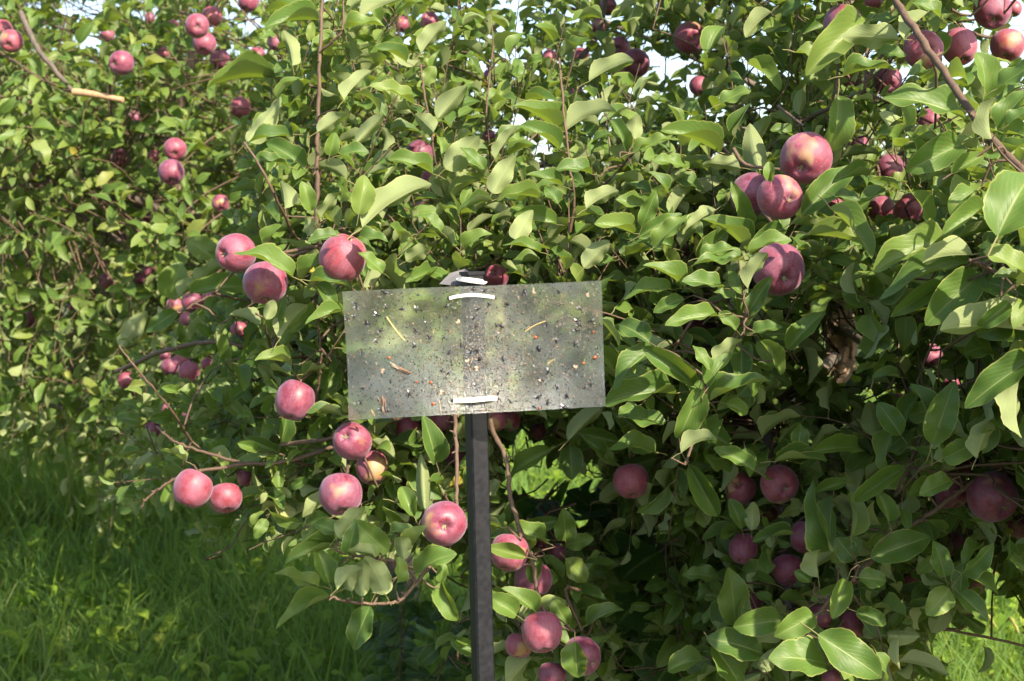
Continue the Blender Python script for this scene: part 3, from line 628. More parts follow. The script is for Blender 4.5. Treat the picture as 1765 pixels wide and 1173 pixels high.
# ------------------------------------------------------------------ ground and grass
def ground():
    bm = bmesh.new(); bmesh.ops.create_grid(bm, x_segments=60, y_segments=60, size=900)
    me = bpy.data.meshes.new('ground'); bm.to_mesh(me); bm.free()
    m, nt, out = mat('meadow_soil'); L = nt.links.new
    tc = N(nt, 'ShaderNodeTexCoord'); n1 = N(nt, 'ShaderNodeTexNoise', i_Scale=3.0, i_Detail=8.0); L(tc.outputs['Object'], n1.inputs['Vector'])
    n2 = N(nt, 'ShaderNodeTexNoise', i_Scale=45.0, i_Detail=6.0); L(tc.outputs['Object'], n2.inputs['Vector'])
    c = ramp(nt, n1.outputs['Fac'], [(0.35, (0.035, 0.06, 0.015)), (0.6, (0.06, 0.10, 0.022)), (0.8, (0.10, 0.11, 0.04))]).outputs[0]
    c = mixc(nt, mth(nt, 'MULTIPLY', n2.outputs['Fac'], 0.7), c, (0.06, 0.05, 0.025))
    pr = N(nt, 'ShaderNodeBsdfPrincipled', i_Roughness=0.9); L(c, pr.inputs['Base Color'])
    b = N(nt, 'ShaderNodeBump', i_Strength=0.6, i_Distance=0.03); L(n2.outputs['Fac'], b.inputs['Height']); L(b.outputs[0], pr.inputs['Normal'])
    L(pr.outputs[0], out.inputs[0])
    tag(link('ground', me, m), kind='structure')
ground()

def ground_at(n, y0, y1, x0=-150, x1=1950, p=1.0):
    py = y0 + (y1-y0)*rng.random(n)**p; px = rng.uniform(x0, x1, n)
    # depth at which this line of sight meets z = 0
    k = (py-CY)/FPX*CT + ST
    d = CAMZ/k
    q = PV(px, py, d); q[:, 2] = 0
    return q, d
def grass():
    qm = QM()
    q, d = ground_at(88000, 560, 1330)
    # a second, plain scatter so that the meadow goes on outside the frame
    e = np.stack([rng.uniform(-7, 6, 36000), rng.uniform(2.2, 12, 36000), np.zeros(36000)], -1)
    q = np.vstack([q, e]); d = np.concatenate([d, e[:, 1]]); n = len(q)
    patch = 0.5+0.5*np.sin(q[:, 0]*2.3+1.2*np.sin(q[:, 1]*1.7))*np.cos(q[:, 1]*1.9+q[:, 0])
    tall = (q[:, 0] < -.9-(8.5-q[:, 1])*.25) & (q[:, 1] > 7.2) & (q[:, 1] < 11)
    h = (0.08+0.15*rng.random(n)**1.6 + 0.10*patch*rng.random(n) + tall*rng.random(n)*.38) * np.where(rng.random(n) < .07, 1.8, 1)
    wd = rng.uniform(.0014, .0038, n)*np.clip(d/5.5, .9, 2.2)
    az = rng.uniform(0, 6.283, n); lean = rng.uniform(.1, .95, n)*h
    dirv = np.stack([np.cos(az), np.sin(az), np.zeros(n)], -1)
    sa = rng.uniform(0, 6.283, n)*0.5 + az*0.5
    side = np.stack([np.cos(sa), np.sin(sa), np.zeros(n)], -1)
    V = []
    for t, k in ((0, .8), (.4, 1.0), (.75, .75), (1, .1)):
        c = q + dirv*(lean*t**2)[:, None]; c[:, 2] += h*(t - 0.25*t**2*(lean/h))
        V += [c-side*(wd*k)[:, None], c+side*(wd*k)[:, None]]
    V = np.stack(V, 1); Q = np.array([[0, 1, 3, 2], [2, 3, 5, 4], [4, 5, 7, 6]])
    QQ = (Q[None]+(np.arange(n)*8)[:, None, None]).reshape(-1, 4)
    r = np.clip(rng.random(n)*0.85 + 0.2*patch*rng.random(n), 0, 1); r[rng.random(n) < .045] = 1.0
    uv = np.tile(np.array([[0, 0], [1, 0], [0, .4], [1, .4], [0, .75], [1, .75], [0, 1], [1, 1]], float), (n, 1))
    qm.add(V.reshape(-1, 3), QQ, uv, np.repeat(r, 8))
    tag(link('grass', qm.mesh('grass'), GRASS), 'green uncut meadow grass under and around the apple trees', 'grass', kind='stuff')
    # broad leaved weeds growing low among the grass
    A = Leaves(); q, d = ground_at(2600, 640, 1330)
    for i in range(len(q)):
        k = random.randint(3, 6); h = random.uniform(.04, .22); r0 = random.random()
        for j in range(k):
            a = random.uniform(0, 6.28); el = random.uniform(-.1, .8); hh = h*random.uniform(.3, 1)
            A.add(q[i]+[0, 0, hh], [math.cos(a), math.sin(a), el], [0.2*random.gauss(0, 1), 0.2*random.gauss(0, 1), 1], random.uniform(.03, .085), random.uniform(.4, .75), min(1, r0*.6+.3*random.random()), random.randrange(8))
    qm = QM(); emit(qm, A.arrays(), TB)
    tag(link('weeds', qm.mesh('weeds'), GRASS), 'low broad leaved weeds scattered through the meadow grass', 'weeds', kind='stuff')
    # nodding foxtail seed heads in the shade at the left edge of the row
    qm = QM()
    q, d = ground_at(150, 790, 950, -60, 560); q2, d2 = ground_at(60, 950, 1300, 1480, 1850); q = np.vstack([q, q2])
    for i in range(len(q)):
        h = random.uniform(.32, .62); a = random.uniform(0, 6.28); ln = random.uniform(.05, .16)
        dv = np.array([math.cos(a), math.sin(a), 0])
        pts = [q[i], q[i]+[0, 0, h*.6]+dv*ln*.2, q[i]+[0, 0, h]+dv*ln, q[i]+[0, 0, h+.01]+dv*(ln+.03), q[i]+[0, 0, h-.025]+dv*(ln+.065)]
        p = smooth_path(pts, 4); tube(qm, p[:9], .0011, 4, 0, .8); tube(qm, p[8:], [.002, .0045, .005, .0055, .0055, .005, .0045, .004, .0015][:len(p)-8], 6, 0, random.uniform(.88, 1), lump=.22)
    tag(link('seeding_grass', qm.mesh('seeding_grass'), GRASS), 'foxtail grass with nodding pale seed heads in the shade beside the row', 'grass', kind='stuff')
grass()

# ------------------------------------------------------------------ trees
def child(name, qm, mats, root, smooth=True):
    o = link(name, qm.mesh(name, smooth), mats, root)
    o.matrix_parent_inverse = Matrix.Translation(-root.location)
    return o

BRPTS = []
def shoot(A, qm, base, T, L, nleaf, size, ntemp, taper=True, extend=None, col=0.0, thick=.0016, sag=0.1, upbias=1.0):
    """a leafy twig from base along T"""
    T = T/np.linalg.norm(T); side = nrm(np.cross(T, rng.normal(size=3)))
    pts = [base, base+T*L*.5+side*L*.06*rng.normal(), base+T*L+side*L*.12*rng.normal()+np.array([0, 0, -sag*L])]
    path = smooth_path(pts, 3)
    if extend is not None: full = np.vstack([smooth_path([extend, (extend+base)/2+rng.normal(size=3)*.02, base], 2)[:-1], path])
    else: full = path
    rad = np.linspace(thick*1.5 if extend is not None else thick*1.15, thick*.5, len(full))
    qm.append((full, rad, len(A.o), nleaf))
    a0 = rng.uniform(0, 6.28); ref = nrm(np.cross(T, np.array([.3, .9, .1]))); ref2 = np.cross(T, ref)
    sunup = np.array([SUN.x*.4, -0.3, 0.85])
    for k in range(nleaf):
        s = (k+.6)/nleaf; f = s*(len(path)-1); i = min(int(f), len(path)-2); p = path[i]+(path[i+1]-path[i])*(f-i)
        t = nrm(path[i+1]-path[i]); a = a0+k*2.4+rng.normal()*.25
        rad_ = math.cos(a)*ref+math.sin(a)*ref2
        al = math.radians(rng.uniform(42, 82) if s < .85 else rng.uniform(12, 45))
        D = nrm(rad_*math.sin(al)+t*math.cos(al)+np.array([0, 0, -.12]))
        Nn = t-(t@D)*D
        Nn = nrm(nrm(Nn)*.6+sunup*.5*upbias+rng.normal(size=3)*.38)
        z = size*rng.uniform(.75, 1.2)*((1.0-.5*max(0, s-.55)/.45) if taper else 1)
        A.add(p, D, Nn, z, rng.uniform(.40, .60), float(np.clip(rng.beta(1.5, 1.8)*.85+col+(.1 if s > .85 else 0), 0, .96)) if rng.random() > .006 else 1.0, rng.integers(0, ntemp))

def emit_twigs(TW, tubes, keep):
    for full, rad, s, n in tubes:
        if keep is None or keep[s:s+n].mean() > .75: tube(TW, full, rad, 4, 1, .5)
def nearest_branch(p, maxd=.2):
    d = np.linalg.norm(BRP - p, axis=1); i = int(d.argmin())
    return BRP[i] if d[i] < maxd else p+nrm(nrm(BRP[i]-p)+rng.normal(size=3)*.7)*.08

def main_tree():
    global BRP
    gx = P(1447, 1359, 4.2)
    root = empty('apple_tree', (gx[0], gx[1], 0))
    tag(root, 'big front apple tree with peeling trunk, its fruit and leaves close behind the sticky plate', 'apple tree')
    # trunk
    qm = QM()
    pts = [P(1452, 1400, 4.22), P(1450, 1200, 4.2), P(1446, 1000, 4.18), P(1444, 800, 4.15), P(1447, 650, 4.12), P(1455, 520, 4.1), P(1462, 380, 4.1), P(1466, 200, 4.05), P(1462, 0, 4.0), P(1455, -200, 4.0)]
    pts[0][2] = -.03
    p = smooth_path(pts, 8); n = len(p); rad = np.interp(np.linspace(0, 1, n), [0, .1, .4, .65, .85, 1], [.066, .052, .045, .037, .024, .012])
    tube(qm, p, rad, 18, 0, .5, lump=.05)
    tr = child('trunk', qm, BARK, root)
    # peeling flakes of bark curl off the trunk at eye level
    qm = QM()
    for (x, y, wpx, hpx, turn) in [(1446,545,26,30,.3),(1462,560,18,34,-.4),(1440,588,30,22,.8),(1455,610,24,28,-.2),(1430,612,18,26,.9),(1468,600,12,40,-.6),(1448,640,22,26,.2),(1425,575,12,18,1.1)]:
        c = P(x, y, 4.055); sx = wpx/FPX*4.05/2; sz = hpx/FPX*4.05/2; V = []
        g = np.linspace(-1, 1, 7)
        for b in g:
            for a in g:
                cur = .9*sx*(max(0, a*math.copysign(1, turn)))**2*abs(turn)*1.6 + .5*sz*max(0, -b)**2*.6
                V.append([c[0]+a*sx*(1-.2*b*b)+.003*rng.normal()*0.6, c[1]-cur-.012*(1-a*a)+.0015*rng.normal(), c[2]+b*sz*(1-.15*a*a)+.002*rng.normal()])
        V = np.array(V); Q = [(j*7+i, j*7+i+1, j*7+i+8, j*7+i+7) for j in range(6) for i in range(6)]
        qm.add(np.vstack([V, V+[0, .004, 0]]), Q+[tuple(k+49 for k in q[::-1]) for q in Q], None, .5)
    child('peeling_bark', qm, FLAKE, root)
    # branches
    allp = [p[20:]]
    for (nm, r0, r1, pl) in BR:
        qm = QM(); path = smooth_path([P(*q) for q in pl], 7)
        path[1:-1] += rng.normal(size=(len(path)-2, 3))*min(.0010, r0*.0002)
        thick = max(r0, r1)
        rr = np.linspace(r0, r1, len(path))/1000*(1+.04*rng.normal(size=len(path)))
        tube(qm, path, rr, 10 if thick > 3.2 else 7, 0, .5, lump=.04)
        # buds and spur stubs along it
        if thick < 7:
            for k in range(max(1, len(path)//4)):
                i = rng.integers(1, len(path)-1); dv = nrm(rng.normal(size=3)); tube(qm, [path[i], path[i]+dv*(rr[i]*2.2), path[i]+dv*(rr[i]*3.0)], [rr[i]*.55, rr[i]*.5, rr[i]*.15], 6, 0, .5)
        child(nm, qm, BRANCH if thick > 6.5 else TWIG, root)
        allp.append(path)
    # the pale stripped limb stub at upper left
    qm = QM(); path = smooth_path([P(127, 158, 4.6), P(160, 162, 4.58), P(212, 172, 4.56)], 6); tube(qm, path, np.linspace(.0115, .0085, len(path)), 10, 0, .5, lump=.03); st = child('branch', qm, PEEL, root)
    tag(st, 'bare pale orange limb stripped of its bark')
    BRP = np.vstack([np.vstack([a[:-1]*(1-t)+a[1:]*t for t in (0, .5)]) for a in allp])
    # hand-set leaves
    A = Leaves(); TW = QM()
    for (bx, by, tx, ty, wp, fl) in HAND:
        mx, my = (bx+tx)/2, (by+ty)/2
        d = float(Fd(mx, my)) - .06
        hit = [AD[i] for i in range(len(AX)) if AR[i] >= 19 and (mx-AX[i])**2+(my-AY[i])**2 < (1.25*AR[i])**2 and AD[i]-d < .5]
        if hit: d = min([d]+[h-.055 for h in hit])
        Lpx = math.hypot(tx-bx, ty-by); dd = rng.uniform(-.35, .35)*Lpx/FPX*d
        if fl == 'u': dd = -abs(dd)*1.3
        b = P(bx, by, d); t = P(tx, ty, d+dd); D = t-b; Lm = np.linalg.norm(D); D = D/Lm
        if fl == 'u': Nn = Uv*1.0 - Fv*(.85+.35*rng.random()) + Rv*rng.normal()*.25
        elif fl == 'c': Nn = -Fv + Uv*(.35+.2*rng.random()) + Rv*(rng.normal()*.3+.1)
        else: Nn = Fv*.75 + Uv*(.5+.2*rng.random()) + Rv*rng.normal()*.3
        wf = np.clip(wp/Lpx*(1.12 if fl == 'c' else 1.3), .36, .9)*.9
        Lb = Lm*1.12
        A.add(b-D*Lb*.27, D, Nn, Lb, wf*1.0, float(np.clip(rng.beta(1.6, 1.7)*.85, 0, .95)), rng.integers(0, 9))
        # leaf stalk on to the nearest twig, if one is close
        p0 = b-D*Lb*.27; q = BRP[int(np.linalg.norm(BRP-p0, axis=1).argmin())]; gap = np.linalg.norm(q-p0)
        if .012 < gap < .09: tube(TW, smooth_path([q, (q+p0)/2+rng.normal(size=3)*.006, p0], 3), [.0018]*3+[.0015]*3+[.0012] if False else np.linspace(.0019, .0011, 7), 5, 1, .5)
    qm = QM(); emit(qm, A.arrays(), TH_)
    # shoots through the crown
    A1 = Leaves()
    def inside(x, y, d):
        lim = np.interp(y, [-500, 0, 200, 400, 560, 640, 860, 900, 960, 1100, 1300], [600, 500, 440, 420, 330, 235, 240, 480, 840, 845, 845])
        bot = np.interp(x, [200, 540, 600, 780, 850, 1010, 1060, 1150, 1200, 1480, 1560, 1765, 2300, 2700], [890, 905, 890, 900, 1150, 1150, 900, 880, 1250, 1250, 1120, 1060, 1000, 900])
        top = np.interp(x, [300, 850, 1000, 1300, 1765, 1766, 2000, 2700], [-70, -70, -350, -420, -160, 330, 400, 520])
        return (x > lim) & (y < bot) & (y > top)
    def fill(n, off0, off1, size, ntemp, AA, nl, TL, x0=220, x1=2450, y0=-420):
        k = 0; tries = 0
        while k < n and tries < n*30:
            tries += 1
            x = rng.uniform(x0, x1); y = rng.uniform(y0, 1250); f = float(Fd(x, y)); d = f+rng.uniform(off0, off1)
            if rng.random() > (d/(f+off1))**2 or not inside(x, y, d): continue
            if d > 5.3: continue
            if y < 330 and 560 < x < 1765 and rng.random() < (.78 if d > f+.5 else .42): continue
            if x > 1620 and d > f+1.2: continue
            if x < 820 and (d > f+.85 or (y < 0 and rng.random() < .6)): continue
            if any(((x-hx)/a)**2+((y-hy)/b)**2 < .8 for hx, hy, a, b in HOLES): continue
            p = P(x, y, d)
            if p[2] > (2.75 if x > 820 else 2.15): continue
            T = np.array([rng.normal()*.55, -.35+rng.normal()*.4, (.95 if y < 500 else .35 if y < 800 else -.05)+rng.normal()*.4])
            if p[0] < -.1 and y > 350: T += np.array([-.5, 0, 0])
            L = rng.uniform(.12, .30); up = 0
            if y < 480 and x < 1500 and rng.random() < .75:
                T = np.array([rng.normal()*.28, -.15+rng.normal()*.25, 1.0]); L = rng.uniform(.22, .42); up = 3
            shoot(AA, TL, p-T/np.linalg.norm(T)*L*.5, T, L, nl+up+rng.integers(-2, 4), size, ntemp, extend=nearest_branch(p-T/np.linalg.norm(T)*L*.5))
            k += 1
    fill(1700, .05, .75, .065, len(T0), A1, 9, (TL1 := []))
    AA = A1.arrays(); km = keep_mask(AA); emit(qm, AA, T0, km); emit_twigs(TW, TL1, km)
    A4 = Leaves(); fill(60, 0, .55, .074, len(T1), A4, 10, (TL4 := []), 1790, 2500, 400); AA = A4.arrays(); km = keep_mask(AA); emit(qm, AA, T1, km); emit_twigs(TW, TL4, km)  # extra shoots right of view, added to shade the lower right foliage
    A2 = Leaves(); fill(1300, .75, 2.3, .075, len(T1), A2, 10, (TL2 := []))
    AA = A2.arrays(); km = keep_mask(AA); emit(qm, AA, T1, km); emit_twigs(TW, TL2, km)
    # leaf rosettes round each fruit stalk
    A3 = Leaves()
    for i in range(len(AX)):
        if AX[i] < 430 and AY[i] < 560: continue
        r = AR[i]/FPX*AD[i]; top = P(AX[i], AY[i], AD[i])+np.array([0, .3*r, r*1.25])
        for k in range(rng.integers(4, 7)):
            a = rng.uniform(0, 6.28); D = np.array([math.cos(a), math.sin(a)*.8+.1, rng.uniform(-.25, .7)])
            A3.add(top, D, np.array([0, -.5, 1])+rng.normal(size=3)*.25, rng.uniform(.05, .075), rng.uniform(.5, .7), rng.random()*.9, rng.integers(0, len(T0)))
        q = nearest_branch(top, .18); q = q if proj(q[None])[2][0] > AD[i] else top+np.array([rng.normal()*.02, .12, .04]); tube(TW, smooth_path([q, (q+top)/2+rng.normal(size=3)*.015, top], 3), np.linspace(.0034, .0022, 7), 5, 1, .5)
    AA = A3.arrays(); emit(qm, AA, T0, keep_mask(AA))
    print('main leaves', qm.n)
    qm.v += TW.v; qm.q += [q+qm.n for q in TW.q]; qm.uv += TW.uv; qm.r += TW.r; qm.m += TW.m
    child('crown', qm, [LEAF, TWIG], root)
    return root
main_tree()

def row_tree(label, x, y, r, ztop, zbot, nsh, size, temps, group, mask=False, col=0.0, nbr=6, off=0.0):
    root = empty('apple_tree', (x, y, 0)); tag(root, label, 'apple tree', group)
    base = np.array([x, y, 0.]); zc = (ztop+zbot)/2; hz = (ztop-zbot)/2
    qm = QM(); pth = smooth_path([base+[off, 0, -.05], base+[.05+off*.7, .03, zc*.5], base+[-.03, .04, zc], base+[.04, 0, ztop-.35]], 6)
    tube(qm, pth, np.linspace(.06, .015, len(pth)), 12, 0, .5, lump=.05); child('trunk', qm, BARK, root)
    bp = [pth[6:]]
    for k in range(nbr):
        a = k/nbr*6.283+rng.uniform(-.3, .3); st = pth[rng.integers(5, 13)]
        e = base+np.array([math.cos(a)*r*.8, math.sin(a)*r*.8, zc+hz*rng.uniform(-.5, .7)])
        path = smooth_path([st, (st+e)/2+np.array([0, 0, .12])+rng.normal(size=3)*.06, e], 6); qm = QM()
        tube(qm, path, np.linspace(.02, .006, len(path)), 7, 0, .5, lump=.05); child('branch', qm, BRANCH, root); bp.append(path)
    bp = np.vstack(bp); A = Leaves(); TW = QM(); TL = []
    for k in range(nsh):
        v = nrm(rng.normal(size=3)); rr = rng.random()**.36
        bump = 1+.16*math.sin(v[0]*5+x*3)*math.cos(v[2]*6+y)+.1*math.sin(v[1]*9)
        p = base+np.array([v[0]*r*rr*bump, v[1]*r*rr*bump, zc+v[2]*hz*rr*bump])
        if p[2] < .35: continue
        T = v*np.array([.6, .6, .5])+np.array([0, -.1, .55 if v[2] > -.3 else .0])+rng.normal(size=3)*.35
        L = rng.uniform(.14, .34); q = bp[int(np.linalg.norm(bp-p, axis=1).argmin())]
        shoot(A, TL, p, T, L, 9, size, len(temps), col=col, thick=.0022, extend=p+nrm(q-p)*min(.25, np.linalg.norm(q-p)))
    AA = A.arrays(); qm = QM(); km = keep_mask(AA) if mask else None; emit(qm, AA, temps, km); emit_twigs(TW, TL, km)
    qm.v += TW.v; qm.q += [q+qm.n for q in TW.q]; qm.uv += TW.uv; qm.r += TW.r; qm.m += TW.m
    child('crown', qm, [LEAF, TWIG], root)
G1 = 'apple trees further along the row'
row_tree('apple tree left of the front tree, laden with small looking pink apples', -1.22, 5.75, 1.1, 2.62, .75, 1100, .078, T1, G1, True, .14, 6, .85)
row_tree('apple tree at the far left edge, leafy and nearly bare of fruit', -2.75, 8.3, 1.55, 3.05, .85, 1650, .082, T2, G1, True, .2, 6, -.6)  # paler leaf tones here and on the next tree stand in for hazy light
row_tree('last apple tree of the left row, cut by the left frame edge', -4.6, 10.6, 1.6, 2.9, .8, 700, .10, T2, G1, False, .2)
row_tree('apple tree farther back, glimpsed behind the upright shoots left of centre', -2.0, 10.2, 1.6, 2.75, .7, 850, .10, T2, G1, True, .1)
G2 = 'apple trees of the next row beyond'
for lab, x, y, r, zt in [('sunlit apple tree in the next row, glimpsed through the gap above the plate', .5, 19.0, 1.9, 2.45),
                         ('sunlit apple tree in the next row, glimpsed beside the peeling trunk', 3.9, 16.5, 1.9, 2.6),
                         ('sunlit apple tree in the next row, glimpsed at the right edge of the scene', 6.4, 17.5, 1.9, 2.6)]:
    row_tree(lab, x, y, r, zt, .4, 260, .17, T2, G2, False, .15, 4)

def woods():
    A = Leaves()
    for k in range(46):
        x = -95+k*4.2+rng.uniform(-1.5, 1.5); y = rng.uniform(112, 138); h = rng.uniform(6.0, 9.5); r = h*.36
        for j in range(420):
            v = nrm(rng.normal(size=3)); rr = rng.random()**.4
            A.add([x+v[0]*r*rr, y+v[1]*r*rr, h*.58+v[2]*h*.42*rr], rng.normal(size=3), rng.normal(size=3)+[0, -.5, .5], rng.uniform(.4, .9), 1.5, rng.random(), rng.integers(0, 8))
    qm = QM(); emit(qm, A.arrays(), TB); tag(link('distant_woods', qm.mesh('distant_woods'), LEAF), 'hazy line of far woods beyond the orchard', 'woods', kind='stuff')
woods()

# wild vine and weeds in the dark under the front tree
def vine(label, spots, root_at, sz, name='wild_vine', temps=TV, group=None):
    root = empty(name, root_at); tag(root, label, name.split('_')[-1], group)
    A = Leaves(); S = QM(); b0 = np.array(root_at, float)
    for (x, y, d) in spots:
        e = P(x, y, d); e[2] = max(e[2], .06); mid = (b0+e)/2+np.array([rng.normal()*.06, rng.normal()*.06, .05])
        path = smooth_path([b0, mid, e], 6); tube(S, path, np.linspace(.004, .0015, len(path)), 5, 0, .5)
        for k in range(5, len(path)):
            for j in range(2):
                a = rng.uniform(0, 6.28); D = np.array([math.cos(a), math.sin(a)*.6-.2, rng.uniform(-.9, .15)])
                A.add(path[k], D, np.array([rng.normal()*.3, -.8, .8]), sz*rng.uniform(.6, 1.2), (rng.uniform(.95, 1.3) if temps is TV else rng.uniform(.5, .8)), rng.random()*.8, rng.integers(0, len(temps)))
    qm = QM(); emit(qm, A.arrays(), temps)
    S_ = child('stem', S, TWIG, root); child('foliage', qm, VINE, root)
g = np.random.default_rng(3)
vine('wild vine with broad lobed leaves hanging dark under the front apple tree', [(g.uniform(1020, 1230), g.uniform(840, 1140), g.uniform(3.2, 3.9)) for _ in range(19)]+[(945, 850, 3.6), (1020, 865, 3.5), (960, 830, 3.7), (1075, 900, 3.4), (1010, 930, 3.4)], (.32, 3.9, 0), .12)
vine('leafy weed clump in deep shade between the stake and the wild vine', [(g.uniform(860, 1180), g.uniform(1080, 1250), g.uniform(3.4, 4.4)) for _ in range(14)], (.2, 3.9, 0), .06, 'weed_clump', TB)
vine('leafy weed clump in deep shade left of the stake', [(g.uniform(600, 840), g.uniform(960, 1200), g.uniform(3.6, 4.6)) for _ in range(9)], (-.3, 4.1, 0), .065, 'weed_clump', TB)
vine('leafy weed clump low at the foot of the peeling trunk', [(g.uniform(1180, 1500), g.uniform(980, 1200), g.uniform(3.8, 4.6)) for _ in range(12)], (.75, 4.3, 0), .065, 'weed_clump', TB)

# ------------------------------------------------------------------ apples
def apple_mesh(seed):
    g = np.random.default_rng(seed); R = .037; bm = bmesh.new()
    prof = []   # (radius, z) from stem cavity over the shoulder to the calyx basin
    key = [(.0, .50), (.07, .54), (.16, .70), (.30, .84), (.48, .90), (.70, .82), (.88, .60), (.985, .28), (1.0, .02), (.955, -.28), (.84, -.55), (.66, -.77), (.48, -.88), (.33, -.895), (.20, -.83), (.10, -.76), (.0, -.735)]
    k = np.array(key); s = np.linspace(0, 1, len(k)); path = smooth_path(np.column_stack([k, np.zeros(len(k))]), 3)[:, :2]
    nseg = 40; ph = g.uniform(0, 6.28, 3); rows = []
    for (r, z) in path:
        row = []
        for j in range(nseg):
            a = j/nseg*6.283
            f = 1+.012*math.cos(5*a+ph[0])*(1-z)*.8+.02*math.cos(a+ph[1])+.012*math.cos(2*a+ph[2])
            zz = z*(1+.03*math.cos(a+ph[1])) + (.018*math.cos(5*a+ph[0]) if z < -.5 else 0)*min(1, r*3)
            row.append(bm.verts.new((r*R*f*math.cos(a), r*R*f*math.sin(a), zz*R)))
        rows.append(row)
    for i in range(len(rows)-1):
        for j in range(nseg): bm.faces.new((rows[i][j], rows[i+1][j], rows[i+1][(j+1) % nseg], rows[i][(j+1) % nseg]))
    bmesh.ops.remove_doubles(bm, verts=bm.verts, dist=1e-5)
    for f in bm.faces: f.smooth = True
    bmesh.ops.recalc_face_normals(bm, faces=bm.faces)
    me = bpy.data.meshes.new('apple'); bm.to_mesh(me); bm.free(); me.materials.append(APPLE); return me
AM = [apple_mesh(i) for i in range(6)]
def stem_mesh():
    q = QM(); p = smooth_path([(0, 0, .018), (.002, 0, .030), (.005, .001, .042)], 4); tube(q, p, np.linspace(.0016, .0013, len(p)), 7, 0, .5); me = q.mesh('stem'); me.materials.append(STEM); return me
def calyx_mesh():
    q = QM()
    for k in range(5):
        a = k/5*6.283; c, s = math.cos(a), math.sin(a)
        V = [(-.0016, 0, 0), (.0016, 0, 0), (-.0012, .004, -.003), (.0012, .004, -.003), (-.0003, .0055, -.0062), (.0003, .0055, -.0062)]
        V = np.array([(x*c-y*s, x*s+y*c, z-.0272) for x, y, z in V]); q.add(V, [(0, 1, 3, 2), (2, 3, 5, 4)], None, .5)
    tube(q, [(0, 0, -.026), (0, 0, -.029)], [.0035, .0028], 8, 0, .5)
    me = q.mesh('calyx'); me.materials.append(CALYX); return me
SM, CM = stem_mesh(), calyx_mesh()
for i, a in enumerate(AP):
    x, y, r, vis, cal, dd, lab = a
    d = AD[i]; c = P(x, y, d); R = r/FPX*d
    o = bpy.data.objects.new('apple', AM[i % 6]); COL.objects.link(o)
    gi = np.random.default_rng(1000+i)
    if cal is None: cx, cy = gi.normal()*.3, .8+.2*gi.random()
    else: cx, cy = cal
    m = math.hypot(cx, cy)
    if m > .95: cx, cy = cx/m*.95, cy/m*.95; m = .95
    axis = Rv*cx - Uv*cy - Fv*math.sqrt(1-m*m)          # towards the calyx
    qz = Vector(-axis).to_track_quat('Z', 'Y'); spin = Matrix.Rotation(gi.uniform(0, 6.28), 4, 'Z')
    asp = gi.uniform(.86, 1.04)
    o.matrix_world = Matrix.Translation(Vector(c)) @ qz.to_matrix().to_4x4() @ spin @ Matrix.Diagonal((R/.037, R/.037, R/.037*asp, 1))
    tag(o, lab, 'apple', 'apples hanging on the trees')
    if r >= 14:
        for nm, me in (('stem', SM), ('calyx', CM)):
            ch = bpy.data.objects.new(nm, me); COL.objects.link(ch); ch.parent = o
